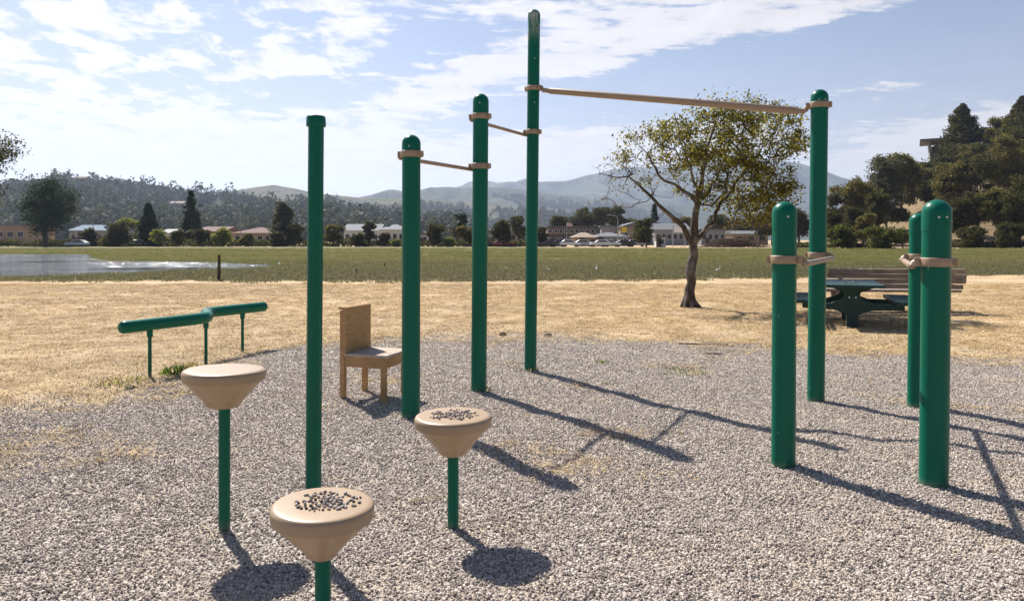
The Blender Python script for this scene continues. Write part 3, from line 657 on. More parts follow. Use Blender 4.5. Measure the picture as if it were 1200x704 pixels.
# ------------------------------------------------------------------ gnarled tree in the middle
def hero_tree():
    rg = np.random.default_rng(11); rr = random.Random(4); Y0 = F*CH/(360-HZ); base = gp(808, 360); base.z = ground_h(base.x, base.y)
    root = empty('gnarled_tree', base, 'gnarled leafy tree with bare left branches standing alone on the dry grass', 'tree')
    sc = Y0/F
    def P(px, py, dy=0): return Vector(((px-808)*sc, dy, (360-py)*sc))
    nodes = []; par = []
    def chain(pts, start=None):
        last = start
        for p in pts:
            nodes.append(p); par.append(last if last is not None else -1); last = len(nodes)-1
        return last
    def dens(pts, start=None, seg=.16, jit=.02):
        out = []; prev = nodes[start] if start is not None else pts[0]
        if start is None: out.append(pts[0]); pts = pts[1:]
        for p in pts:
            n = max(1, int((p-prev).length/seg))
            for k in range(1, n+1): out.append(prev.lerp(p, k/n)+Vector((rr.gauss(0, jit), rr.gauss(0, jit), rr.gauss(0, jit))))
            prev = p
        return chain(out, start)
    limbs = []
    def limb(pts, start, ra, rb_):
        s0 = len(nodes); e = dens(pts, start); limbs.append((s0, e, ra, rb_)); return e
    t1 = dens([P(808, 362), P(808, 340), P(810, 310), P(812, 285)])
    f1 = t1
    t2 = limb([P(813, 265), P(818, 240)], t1, .088, .07); f2 = t2
    limb([P(792, 258, -.1), P(768, 240, -.2), P(752, 222, -.15), P(738, 206, 0), P(722, 207, .1), P(704, 203, .15)], f1, .058, .006)
    limb([P(803, 222, .1), P(782, 210, .25), P(768, 188, .3), P(748, 165, .2)], f2, .045, .008)
    limb([P(822, 215, 0), P(826, 180, -.1), P(838, 145, 0), P(842, 125, .05)], f2, .05, .01)
    limb([P(838, 258, .15), P(850, 236, .3), P(872, 205, .3), P(900, 170, .25)], f1, .055, .01)
    limb([P(830, 266, -.2), P(850, 262, -.4), P(878, 268, -.6), P(905, 262, -.6)], f1, .03, .006)
    limb([P(836, 225, .3), P(856, 190, .6), P(866, 150, .5)], f2, .04, .01)
    limb([P(808, 205, -.3), P(790, 165, -.5), P(785, 140, -.5)], f2, .035, .008)
    nmain = len(nodes)
    # crown targets
    ell = [(850, 165, 62, 44, 1.0, 80), (900, 165, 42, 46, .9, 62), (800, 165, 48, 34, .9, 40), (755, 168, 34, 26, .7, 22), (870, 222, 50, 34, .9, 52), (905, 220, 30, 32, .6, 26),
           (815, 200, 40, 32, .8, 26), (850, 130, 50, 18, .6, 26), (740, 200, 34, 28, .5, 16), (890, 250, 34, 16, .5, 16), (925, 150, 18, 26, .4, 14)]
    ellb = [(735, 222, 34, 22, .5, 26), (722, 200, 22, 16, .3, 12), (780, 236, 26, 16, .4, 10), (882, 264, 40, 9, .5, 14), (775, 190, 30, 20, .4, 8)]
    tg = []
    for (cx, cy, rx, ry, rz, n) in ell:
        for k in range(n):
            d = rg.normal(size=3); d /= np.linalg.norm(d); d *= rg.uniform(.2, 1)**.5
            tg.append((P(cx+d[0]*rx, cy+d[1]*ry, d[2]*rz*1.3), 1 if cx > 790 else .45))
    for (cx, cy, rx, ry, rz, n) in ellb:
        for k in range(n):
            d = rg.normal(size=3); d /= np.linalg.norm(d); tg.append((P(cx+d[0]*rx, cy+d[1]*ry, d[2]*rz), 0))
    fk = P(815, 250); tg.sort(key=lambda t: (t[0]-fk).length)
    tips = []
    for p, w in tg:
        best = None; bd = 1e9
        for i, q in enumerate(nodes):
            if i < 9: continue
            dd = (p-q).length+(.25*max(0, q.z-p.z))
            if dd < bd: bd = dd; best = i
        if bd > .02:
            q = nodes[best]; mid = q.lerp(p, .5)+Vector((rr.gauss(0, .05), rr.gauss(0, .05), rr.gauss(.02, .05))); e = dens([mid, p], best, .12, .012)
        else: e = best
        tips.append((e, w))
    n = len(nodes); cnt = [0.0]*n
    for i in range(n-1, 0, -1):
        if cnt[i] == 0: cnt[i] = 1
        if par[i] >= 0: cnt[par[i]] += cnt[i]
    rad = [min(.125, .0048*c**.46) for c in cnt]
    for (s0, s1, ra, rb_) in limbs:
        for i in range(s0, s1+1):
            t = (i-s0)/max(1, s1-s0); rad[i] = max(rad[i], ra*(1-t)+rb_*t)
    for i in range(t1+1): rad[i] = .118-.025*(i/t1)**.7
    b = MB(); kids = {}
    for i in range(n):
        if par[i] >= 0: kids.setdefault(par[i], []).append(i)
    # draw as chains
    done = set()
    def run(i):
        c = [i]
        while kids.get(c[-1]):
            k = max(kids[c[-1]], key=lambda j: cnt[j]); c.append(k)
        return c
    stack = [0]
    while stack:
        i = stack.pop(); c = run(i); pp = [nodes[j] for j in c]; rd = [rad[j] for j in c]
        if par[i] >= 0: pp = [nodes[par[i]]]+pp; rd = [min(rad[par[i]], rad[i]*1.25)]+rd
        if len(pp) > 1:
            if i == 0:
                b.tube(pp, [r*(1+.10*math.sin(j*1.7)) for j, r in enumerate(rd)], 14)
            else: b.tube(pp, rd, 6 if rd[0] > .012 else 4, caps=False)
        for j in c:
            for k in kids.get(j, []):
                if k not in c: stack.append(k)
    # root flare and buttress lumps
    for k in range(7):
        a = k*.9+.3; L_ = rr.uniform(.16, .3); b.tube([(0, 0, .34), (.09*math.cos(a), .09*math.sin(a), .12), (L_*math.cos(a), L_*math.sin(a), -.02)], [.09, .075, .03], 7)
    b.build('trunk', M_BARK, root)
    # twigs on bare left branches + sparse moss; leaves
    tw = MB()
    for i in range(n):
        if rad[i] < .03 and rr.random() < .6:
            p = nodes[i]
            for k in range(2):
                d = Vector((rr.gauss(0, 1), rr.gauss(0, 1), rr.gauss(.3, 1))).normalized(); L_ = rr.uniform(.08, .26)
                tw.tube([p, p+d*L_*.5+Vector((0, 0, .01)), p+d*L_+Vector((rr.gauss(0, .03), 0, rr.gauss(0, .03)))], [.0045, .0035, .002], 3, caps=False)
    tw.build('twigs', M_BARK, root, recalc=False)
    C = []
    for e, w in tips:
        if w == 0: continue
        p = nodes[e]; m = int((66 if w > .5 else 30)*rr.uniform(.35, 1.4)); r = rr.uniform(.07, .155)
        C.append(np.array(p)+rg.normal(size=(m, 3))*np.array([r, r, r*.7]))
    C = np.concatenate(C); V, Fc = leaf_quads(C, .0305, rg, 1.25)
    np_mesh('crown', V, Fc, leaf_mat('broad_leaf', (.035, .04, .011), (.14, .135, .03), .42, (.52, .45, .08)), root)
hero_tree()
# ------------------------------------------------------------------ buildings
M_WIN = simple('window_glass', (.03, .035, .04), .12, .1, 2, .6)
M_WHITE = simple('white_wall', (.55, .54, .52), .8, .06, 1); M_TANW = simple('tan_wall', (.30, .23, .165), .85, .1, 1); M_GREYW = simple('grey_wall', (.27, .27, .27), .85, .1, 1)
M_BROWNW = simple('brown_wall', (.11, .075, .055), .85, .15, 1); M_REDW = simple('red_brown_wall', (.20, .10, .075), .85, .15, 1)
M_RGREY = simple('grey_roof', (.12, .123, .13), .7, .12, 1.5); M_RLIGHT = simple('pale_roof', (.14, .15, .165), .8, .08, 1); M_RRED = simple('red_roof', (.13, .06, .045), .85, .2, 2)
M_RTAN = simple('tan_roof', (.27, .20, .155), .85, .15, 2); M_RDARK = simple('dark_roof', (.07, .065, .065), .8, .15, 2); M_RBLUE = simple('blue_roof', (.09, .14, .20), .8, .15, 2, .2)
def building(label, x0, x1, ytop, Y, wall, roof, kind='gable', depth=12, yeave=None, wins=4, storeys=1, base=0, name='building', cat='building', group='buildings across the marsh', doors=1, rz=0):
    cx = ((x0+x1)/2-600)*Y/F; Wd = (x1-x0)/F*Y; Ht = (HZ-ytop)/F*Y+CH-base
    He = ((HZ-yeave)/F*Y+CH-base) if yeave else Ht*.7
    if kind == 'flat': He = Ht-.35
    r = empty(name, (cx, Y, base), label, cat, group, rz)
    b = MB(); b.box((0, depth/2, He/2-.5), (Wd, depth, He+1)); b.build('wall', wall, r)
    rf = MB(); o = .5
    if kind == 'flat': rf.box((0, depth/2, He+.18), (Wd+.8, depth+.8, .35))
    elif kind == 'gable':
        x, y0, y1 = Wd/2+o, -o, depth+o; rf.add([(-x, y0, He), (x, y0, He), (x, y1, He), (-x, y1, He), (-x, depth/2, Ht), (x, depth/2, Ht)], [(0, 1, 5, 4), (2, 3, 4, 5), (0, 4, 3), (1, 2, 5), (0, 3, 2, 1)])
    elif kind == 'gablex':
        x, y0, y1 = Wd/2+o, -o, depth+o; rf.add([(-x, y0, He), (x, y0, He), (x, y1, He), (-x, y1, He), (0, y0, Ht), (0, y1, Ht)], [(0, 1, 4), (1, 2, 5, 4), (2, 3, 5), (3, 0, 4, 5), (0, 3, 2, 1)])
    else:
        x, y0, y1 = Wd/2+o, -o, depth+o; k = max(.5, Wd/2-depth*.4); rf.add([(-x, y0, He), (x, y0, He), (x, y1, He), (-x, y1, He), (-k, depth/2, Ht), (k, depth/2, Ht)], [(0, 1, 5, 4), (1, 2, 5), (2, 3, 4, 5), (3, 0, 4), (0, 3, 2, 1)])
    rf.build('roof', roof, r)
    sh = He/storeys
    for s in range(storeys):
        for i in range(wins):
            xx = -Wd/2+Wd*(i+.5)/wins; ww = min(1.8, Wd/wins*.55)
            w = MB(); w.box((xx, -.03, s*sh+sh*.56), (ww, .1, min(1.3, sh*.42))); f = w.build('window', M_WIN, r)
            if Wd > 6:
                fr = MB(); hh = min(1.3, sh*.42); zc = s*sh+sh*.56
                fr.box((xx, -.012, zc), (ww+.24, .04, hh+.24)); fr.build('frame', M_WHITE, f)
    if doors:
        xx = -Wd/2+Wd*(1.0/wins if wins > 1 else .2); d = MB(); d.box((xx, -.03, 1.0), (1.0, .1, 2.0)); d.build('door', M_BROWNW, r)
    return r
B = building
B('low tan building at the left edge behind the largest dark tree', -30, 30, 263, 185, M_TANW, M_RGREY, 'flat', wins=5)
B('blue roofed low building right of the largest dark tree', 82, 128, 263, 178, M_GREYW, M_RBLUE, 'gable', yeave=270, wins=6)
B('pale low building between the two conifers', 186, 216, 268, 200, M_WHITE, M_RGREY, 'gable', yeave=273, wins=3)
B('red roofed low building right of the tall pointed conifer', 232, 262, 265, 190, M_TANW, M_RRED, 'gable', yeave=271, wins=4)
B('dark red roofed building left of the tall loose grey green tree', 274, 318, 266, 178, M_TANW, M_RRED, 'hip', yeave=273, wins=5)
B('long pale roofed building left of the white hip roofed building', 403, 444, 262, 196, M_WHITE, M_RLIGHT, 'gable', yeave=270, wins=5)
r = B('white hip roofed building behind the shortest post of the pull up frame', 444, 474, 262.5, 180, M_WHITE, M_RLIGHT, 'hip', yeave=269, wins=4)
c = MB(); c.box((-2.3, 5, 5.6), (.9, .9, 1.7)); cu = c.build('cupola', M_GREYW, r); c = MB(); c.lathe((-2.3, 5, 6.45), [(.75, 0), (.4, .5), (.02, .9)], 8); c.build('cupola_roof', M_RDARK, cu)
B('small white building left of the round street tree', 489, 501, 271, 190, M_WHITE, M_RGREY, 'gablex', yeave=275, wins=2)
B('reddish low building behind the tallest dark pine', 528, 560, 267, 200, M_REDW, M_RDARK, 'flat', wins=4)
B('grey low building behind the broad dark tree', 566, 606, 270, 200, M_GREYW, M_RGREY, 'flat', wins=5)
B('long dark brown two storey building right of the tallest post', 642, 704, 265, 205, M_BROWNW, M_RGREY, 'flat', wins=10, storeys=2)
B('small pavilion with a tan hip roof in front of the dark two storey building', 674, 699, 272, 165, M_TANW, M_RTAN, 'hip', yeave=278, wins=3)
B('low shop with a wide dark grey roof right of the tan pavilion', 697, 736, 272, 168, M_GREYW, M_RGREY, 'hip', yeave=277, wins=6)
B('flat roofed grey block behind the low shop', 705, 730, 264.5, 200, M_GREYW, M_RLIGHT, 'flat', wins=4)
B('tan gabled building left of the dense round dark tree', 727, 762, 260, 195, M_TANW, M_RGREY, 'gablex', yeave=266, wins=3)
B('building with a long grey roof behind the trunk of the gnarled tree', 768, 808, 261, 188, M_GREYW, M_RGREY, 'gable', yeave=269, wins=6)
B('low grey building right of the gnarled tree trunk', 822, 850, 268, 190, M_GREYW, M_RLIGHT, 'flat', wins=4)
B('white kiosk box right of the dense round dark tree', 770, 780, 276, 142, M_WHITE, M_RLIGHT, 'flat', wins=1, depth=2.5)
B('tan shed behind the right end of the tan wall', 860, 900, 270, 200, M_TANW, M_RGREY, 'gable', yeave=274, wins=3)
# hilltop house
hy = 238; hb = (HZ-190)/F*hy+CH+.6
hh = empty('hilltop_house', ((1128-600)*hy/F, hy, hb), 'modern grey house with a thin overhanging roof on the wooded crest', 'house', rz=-.5)
b = MB(); b.box((1.2, 5, -1.0), (21, 10, 12)); b.build('wall', simple('blue_grey_wall', (.20, .23, .27), .8, .08, 1), hh)
b = MB(); b.prism([(-12.2, 6.6), (12.6, 7.0), (12.6, 7.45), (-12.2, 7.35)], (1, 0, 0), (0, 0, 1), (0, 1, 0), (0, -3, 0), 15); b.build('roof', M_RGREY, hh)
b = MB(); b.prism([(-9.8, 6.5), (-8.9, 6.5), (-8.9, -1), (-9.1, -1)], (1, 0, 0), (0, 0, 1), (0, 1, 0), (0, -.5, 0), 9); b.build('side_fin', M_GREYW, hh)
for i in range(5):
    b = MB(); b.box((-7+3.4*i, -.05, 3.4), (2.6, .12, 3.6)); b.build('window', M_WIN, hh)
# hillside houses
def surf(V, pxs, p, s):
    i = int(np.clip(np.searchsorted(pxs, p), 1, len(pxs)-1)); return Vector(V[i, int(s*(V.shape[1]-8))])
hs = [(20, .55), (37, .80), (96, .62), (110, .35), (128, .5), (135, .30), (150, .72), (168, .45), (183, .6), (196, .38), (210, .75), (246, .5), (262, .3), (275, .65), (292, .42), (305, .25), (312, .7),
      (345, .5), (352, .3), (390, .55), (405, .35), (420, .6), (440, .5), (455, .4), (15, .93), (100, .95), (118, .88), (160, .90), (65, .9), (235, .9)]
cols = [(M_WHITE, M_RGREY, 'white'), (M_TANW, M_RTAN, 'tan'), (M_GREYW, M_RDARK, 'grey')]
protos = {}
for k, (p, s) in enumerate(hs):
    q = surf(h1, h1p, p, s); wl, rf, cn = cols[k % 3]
    if cn not in protos:
        h = empty('hillside_house', (0, 0, 0), 'tiny %s house among the trees on the distant left hillside' % cn, 'house', '%s houses on the left hillside' % cn)
        b = MB(); b.box((0, 5, 2.2), (14, 9, 7)); b.build('wall', wl, h)
        b = MB(); b.add([(-8, 0, 5.7), (8, 0, 5.7), (8, 10, 5.7), (-8, 10, 5.7), (-8, 5, 8), (8, 5, 8)], [(0, 1, 5, 4), (2, 3, 4, 5), (0, 4, 3), (1, 2, 5), (0, 3, 2, 1)]); b.build('roof', rf, h)
        for xx in (-4.5, 0, 4.5): b = MB(); b.box((xx, .45, 3.6), (2.2, .1, 1.8)); b.build('window', M_WIN, h)
        protos[cn] = h
    else: h = copy_tree(protos[cn])
    h.location = (q.x, q.y-9, q.z+2.5); h.rotation_euler = (0, 0, random.uniform(-.5, .5)); sc_ = random.uniform(.8, 1.3); h.scale = (sc_,)*3
# ------------------------------------------------------------------ cars and street things far away
M_TYRE = simple('tyre_rubber', (.02, .02, .02), .8, .1, 5)
def car(label, color, cn):
    r = empty('parked_car', (0, 0, 0), label, 'car', 'cars parked across the marsh')
    b = MB(); b.prism([(-2.2, .35), (2.15, .35), (2.2, .75), (1.9, .9), (1.1, .98), (.5, 1.42), (-1.1, 1.45), (-1.85, 1.0), (-2.2, .92)], (1, 0, 0), (0, 0, 1), (0, 1, 0), (0, 0, 0), 1.75); b.build('body', simple('car_paint_'+cn, color, .3, .05, 1, .6), r, bevel=.08)
    b = MB(); b.prism([(.95, .98), (.42, 1.34), (-1.0, 1.37), (-1.6, 1.0)], (1, 0, 0), (0, 0, 1), (0, 1, 0), (0, -.02, 0), 1.79); b.build('window', M_WIN, r)
    for x in (-1.4, 1.4):
        for y in (.06, 1.55):
            b = MB(); b.tube([(x, y, .32), (x, y+.16, .32)], .33, 14); b.build('wheel', M_TYRE, r)
    return r
cs = [('white', (.7, .7, .7)), ('dark', (.03, .03, .035)), ('silver', (.42, .43, .45)), ('blue', (.05, .08, .16)), ('red', (.25, .03, .03))]
places = [(640, 150, 1, 'dark car parked left of the tan pavilion nearest the tallest post'), (654, 151, 3, 'blue car parked left of the tan pavilion'), (668, 149, 0, 'white car parked in front of the dark two storey building'),
          (685, 150, 2, 'silver car parked in front of the tan pavilion'), (703, 150, 0, 'white car parked left of the street lamp in front of the low shop'), (716, 149, 0, 'white car parked right of the street lamp in front of the low shop'),
          (733, 150, 1, 'dark car parked left of the dense round dark tree'), (745, 152, 2, 'silver car half hidden by the dense round dark tree'), (93, 152, 0, 'white car parked below the blue roofed building'),
          (163, 157, 0, 'white car parked beneath the small dark conifer'), (245, 156, 3, 'blue car parked beside the tall pointed conifer'), (566, 152, 1, 'dark car parked between the second and third posts'),
          (590, 152, 4, 'red car parked beneath the broad dark tree'), (868, 168, 0, 'white car parked near the brown brush pile')]
made = {}
for (px, Y, ci_, lab) in places:
    if ci_ in made: c = copy_tree(made[ci_]); c['label'] = lab
    else: c = car(lab, cs[ci_][1], cs[ci_][0]); made[ci_] = c
    c.location = ((px-600)*Y/F, Y, .3 if False else 0.0); c.rotation_euler = (0, 0, random.uniform(-.12, .12)+(math.pi if random.random() < .5 else 0))
M_POLE = simple('grey_pole', (.35, .35, .35), .5, .1, 2)
def lamp_post(px, top, Y, label, arm=-1):
    r = empty('street_lamp', ((px-600)*Y/F, Y, 0), label, 'street lamp', 'street lamps'); H = (HZ-top)/F*Y+CH
    b = MB(); b.tube([(0, 0, 0), (0, 0, H-.8), (arm*.3, 0, H-.2), (arm*1.3, 0, H)], [.11, .08, .06, .05], 8); b.build('pole', M_POLE, r)
    b = MB(); b.box((arm*1.7, 0, H), (.9, .3, .16)); b.build('lamp_head', M_POLE, r)
lamp_post(724, 252, 150, 'tall curved street lamp in front of the low shop')
lamp_post(109, 252, 160, 'curved street lamp right of the largest dark tree', 1)
lamp_post(282, 244, 165, 'slim street lamp right of the tall pointed conifer', -1)
r = empty('flagpole', ((664-600)*150/F, 150, 0), 'thin flagpole with a small red and white striped flag', 'flagpole')
b = MB(); b.tube([(0, 0, 0), (0, 0, 5.0)], [.06, .04], 8); b.build('pole', M_POLE, r)
m = Mat('flag_cloth'); w_ = m.N.new('ShaderNodeTexWave'); w_.bands_direction = 'Z'; w_.inputs['Scale'].default_value = 2.0; m.L.new(m.tc.outputs['Object'], w_.inputs[0])
m.col(m.ramp(w_.outputs[1], [(.48, (.45, .03, .03)), (.52, (.75, .75, .75))])).rough(.8)
b = MB(); n_ = 8
for i in range(n_):
    x0, x1 = 1.2*i/n_, 1.2*(i+1)/n_; y0, y1 = .08*math.sin(x0*5), .08*math.sin(x1*5)
    b.add([(x0, y0, 4.3-.1*x0), (x1, y1, 4.3-.1*x1), (x1, y1, 5-.1*x1), (x0, y0, 5-.1*x0), (x0, y0+.012, 4.3-.1*x0), (x1, y1+.012, 4.3-.1*x1), (x1, y1+.012, 5-.1*x1), (x0, y0+.012, 5-.1*x0)], [(0, 1, 2, 3), (7, 6, 5, 4)])
b.build('flag', m.m, r, recalc=False)
r = empty('billboard', ((795-600)*150/F, 150, 0), 'blank white signboard on a tall pole by the gnarled tree trunk', 'sign')
b = MB(); b.box((.35, 0, 2.1+CH), (2.5, .2, 1.25)); b.build('sign_panel', simple('white_panel', (.85, .85, .83), .6, .03, 1), r)
b = MB(); b.tube([(-1.05, .2, 0), (-1.05, .2, 4.4)], .1, 8); b.tube([(1.4, .2, 0), (1.4, .2, 3.2)], .1, 8); b.build('pole', M_POLE, r)
r = empty('yellow_sign', ((731.5-600)*152/F, 152, 0), 'bright yellow sign panel beside the tan gabled building', 'sign')
b = MB(); b.box((0, 0, 3.6), (.95, .15, 1.1)); b.build('sign_panel', simple('yellow_panel', (.75, .5, .02), .5, .03, 1), r); b = MB(); b.tube([(0, .12, 0), (0, .12, 3.2)], .07, 8); b.build('pole', M_POLE, r)
# wall along the marsh edge and the brush pile
b = MB(); b.box((0, 0, .5), (30, .25, 1.3)); o = b.build('low_wall', M_TANW, org=(0, 0, 0)); o.location = ((120-600)*158/F, 158, 0); tag(o, 'long low brown boundary wall below the largest dark tree', 'wall')
b = MB(); b.box((0, 0, .45), (22, .2, 1.1)); o = b.build('low_wall', M_GREYW); o.location = ((600-600)*157/F, 157, 0); tag(o, 'low grey wall behind the broad dark tree across the marsh', 'wall')
b = MB(); rr = random.Random(3)
for i in range(900):
    x = rr.gauss(0, 3.0); h = 1.7*math.exp(-(x/5.2)**4); z = rr.uniform(0, h); y = rr.gauss(0, .8); a = rr.gauss(0, .5); L_ = rr.uniform(.6, 1.8)
    d = Vector((math.cos(a), rr.gauss(0, .4), math.sin(a)*.5)); b.tube([Vector((x, y, z)), Vector((x, y, z))+d*L_], [.05, .02], 4, caps=False)
o = b.build('brush_pile', simple('dead_branches', (.12, .075, .05), .9, .4, 3), recalc=False); o.location = ((858-600)*140/F, 140, 0); tag(o, 'long brown brush pile right of the gnarled tree trunk', 'brush pile')
# white birds on the marsh
M_BIRD = simple('white_feather', (.8, .8, .78), .7, .04, 3); M_BEAK = simple('beak', (.5, .3, .05), .5, .05, 3)
def egret():
    r = empty('egret', (0, 0, 0), 'x', 'bird', 'white birds standing in the marsh')
    b = MB(); prof = [(.01, -.30), (.04, -.24), (.085, -.1), (.10, .02), (.08, .12), (.045, .2), (.02, .24)]
    M = Matrix.Rotation(math.radians(70), 3, 'Y'); b.lathe((0, 0, .42), prof, 12, M); b.tube([(.2, 0, .48), (.28, 0, .58), (.24, 0, .68), (.3, 0, .80), (.36, 0, .80)], [.045, .03, .025, .035, .02], 10); b.build('body', M_BIRD, r)
    b = MB(); b.tube([(.36, 0, .80), (.48, 0, .78)], [.014, .003], 8); b.build('beak', M_BEAK, r)
    for y in (-.03, .03): b = MB(); b.tube([(0, y, .36), (-.03, y, .2), (.01, y, 0)], .01, 6); b.build('leg', M_BEAK, r)
    return r
eg = egret(); eg['label'] = 'white bird standing in the marsh right of the gnarled tree trunk'
spots = [(841, 320, None), (327, 312, 'white bird at the right end of the pond'), (126, 304.5, 'left white bird on the grassy spit in the pond'), (133, 304.5, 'right white bird on the grassy spit in the pond'), (699, 318, 'white bird standing in the marsh left of the gnarled tree'), (643, 320, 'white bird standing in the marsh near the tallest green post')]
for i, (px, py, lab) in enumerate(spots):
    e = eg if i == 0 else copy_tree(eg); e.location = gp(px, py); e.rotation_euler = (0, 0, i*1.9); e.scale = (.36,)*3
    if lab: e['label'] = lab
# wooden posts in the marsh
for (px, py, top, w, lab) in ((256.5, 329, 298.5, 3.8, 'weathered dark wooden stake standing by the pond'), (418, 321, 315, 1.6, 'short thin stake in the marsh right of the thin capped pole'), (450.5, 314, 308, 1.3, 'shorter stake farther out in the marsh left of the pull up frame')):
    p = gp(px, py); H = (py-top)*p.y/F; wd = w*p.y/F
    b = MB(); b.tube([p, p+Vector((.004, 0, H*.5)), p+Vector((.01*H, 0, H))], [wd/2, wd*.48, wd*.42], 10, smooth=False); o = b.build('wooden_post', M_POSTWOOD, org=p); tag(o, lab, 'post')
# ------------------------------------------------------------------ exercise equipment
def gz(p): return gravel_z(p.x, p.y)
def post(root, base_px, base_py, top_px, top_py, r, bolts=(), heads=(-95, 60)):
    B0 = gp(base_px, base_py); T0 = at(top_px, top_py, B0.y); d = (T0-B0).normalized(); o = root.location
    m = MB(); m.tube([B0-d*.15, T0-d*r*1.0], r, 40); p = m.build('post', M_GREEN, root, org=o)
    q = MB(); pts = []; R = []
    pts.append(T0-d*r*2.4); R.append(r+.0022); 
    for k in range(0, 11):
        a = math.radians(9*k); pts.append(T0-d*r+d*(r*math.sin(a))); R.append(max(.002, (r+.0022)*math.cos(a)))
    q.tube(pts, R, 40); q.build('cap', M_GREEN, p, org=o)
    for (ang, dz) in [(h, r*1.35) for h in heads]+list(bolts):
        a = math.radians(ang); n = Vector((math.cos(a), math.sin(a), 0)); c = T0-d*dz+n*(r+.001)
        bb = MB(); bb.tube([c, c+n*.005], .006, 10); bb.build('bolt', M_BOLT, p, org=o)
    return p, B0, T0, d, r
def pt_at(P, h):
    p, B0, T0, d, r = P; return B0+d*((h-B0.z)/d.z)
def collar(P, h, outdir, off, root, hgt=.052, drop=.025):
    """clamp band round a post with a lug towards outdir; returns where the bar ends"""
    p, B0, T0, d, r = P; c = pt_at(P, h); o = root.location; m = MB(); n = Vector(outdir).normalized()
    m.lathe(c, [(r+.002, -hgt/2), (r+.011, -hgt/2), (r+.013, -hgt/2+.004), (r+.013, hgt/2-.004), (r+.011, hgt/2), (r+.002, hgt/2)], 40)
    ang = math.atan2(n.y, n.x); Mz = Matrix.Rotation(ang, 3, 'Z')
    m.box(c+n*(r+.022), (.03, .075, hgt), Mz)
    m.box(c-n*(r+.018), (.026, .05, hgt*.9), Mz)
    e = c+n*off-Vector((0, 0, drop)); m.tube([c+n*(r+.015), c+n*((r+off)/2+.012)-Vector((0, 0, drop*.3)), e], [.02, .021, .02], 12)
    t = Mz @ Vector((0, 1, 0))
    for sgn in (-1, 1):
        q = c+n*(r+.022)+t*sgn*.0375; m.tube([q, q+t*sgn*.010], .008, 8)
        q = c-n*(r+.018)+t*sgn*.025; m.tube([q, q+t*sgn*.008], .007, 8)
    m.build('collar', M_TAN, p, org=o, bevel=.003); return e
def bar(root, a, b, r, neck=0):
    o = root.location; m = MB(); d = (b-a).normalized()
    if neck:
        m.tube([a, a+d*.06, a+d*.09, b-d*.09, b-d*.06, b], [r*.72, r*.72, r, r, r*.72, r*.72], 20)
        for t in (.14, .5, .86): q = a.lerp(b, t)+Vector((0, -r, 0)); m.tube([q, q+Vector((0, -.006, 0))], .009, 8)
    else:
        m.tube([a-d*.02, b+d*.02], r, 18)
        for q, s in ((a, -1), (b, 1)): m.tube([q+d*s*.018, q+d*s*.028], [r*.98, r*.6], 18)
    return m.build('bar', M_TAN, root, org=o)
fr = empty('pull_up_bars', gp(561, 460), 'five green posts of rising height joined by tan pull up bars', 'exercise bars')
P1 = post(fr, 481.5, 490.5, 482, 158, .074); P2 = post(fr, 561, 460, 563.5, 110, .0735); P3 = post(fr, 621.5, 436, 626, 11.5, .066, bolts=[(-80, .55), (-80, 1.03)])
P4 = post(fr, 956, 471, 960.5, 105, .0735, heads=(-115, -75, 70)); P5 = post(fr, 918, 549, 919.5, 236, .0735)
pl = Vector((-.89, .46, 0))
def link(Pa, ya, Pb, yb, n, off, r):
    ha = CH-(ya-HZ)*Pa[1].y/F; hb_ = CH-(yb-HZ)*Pb[1].y/F; a = collar(Pa, ha, n, off, fr if Pa is not P6 else pb_); b = collar(Pb, hb_, n, off, fr if Pb is not P7 else pb_); return a, b
P6 = P7 = None; pb_ = None
a, b = link(P1, 181, P2, 195, pl, .098, .017); bar(fr, a, b, .017)
a, b = link(P2, 137, P3, 155, pl, .095, .017); bar(fr, a, b, .017)
# long bar between third and fourth posts
d34 = (P4[1]-P3[1]); d34.z = 0; d34.normalize()
a = collar(P3, CH-(104-HZ)*P3[1].y/F, d34, .12, fr, drop=.03); b = collar(P4, CH-(123.5-HZ)*P4[1].y/F, -d34, .12, fr, drop=.045); bar(fr, a, b, .034, 1)
a, b = link(P5, 304, P4, 299, -pl, .125, .018); bar(fr, a, b, .02)
pb_ = empty('parallel_bar', gp(1094, 570), 'pair of short green posts at the right joined by one tan bar', 'exercise bars')
P6 = post(pb_, 1094, 570.5, 1098, 234, .0775, heads=(-112, -82, 60)); P7 = post(pb_, 1074, 478, 1077, 249.5, .074)
a, b = link(P6, 307, P7, 301, pl, .125, .018); bar(pb_, a, b, .02)
# thin capped pole
B0 = gp(366.5, 653); T0 = at(370.5, 136, B0.y); d = (T0-B0).normalized()
pr = empty('capped_pole', B0, 'tall thin ribbed green pole with a flat cap at left', 'pole')
m = MB(); n = 48; vs = []; prof = [.0335+(.0018 if (k % 6) in (0, 1) else 0) for k in range(n)]
for pnt in (B0-d*.12, T0-d*.01):
    for k in range(n): a = 2*math.pi*k/n; vs.append(pnt+Vector((prof[k]*math.cos(a), prof[k]*math.sin(a), 0)))
m.add(vs, [(k, (k+1) % n, (k+1) % n+n, k+n) for k in range(n)], False); m.build('pole', M_GREEN, pr, org=B0)
m = MB(); m.lathe(T0-d*.05, [(.037, 0), (.0435, .002), (.0445, .008), (.043, .040), (.040, .048), (.02, .051)], 36); m.build('cap', M_GREEN, pr, org=B0)
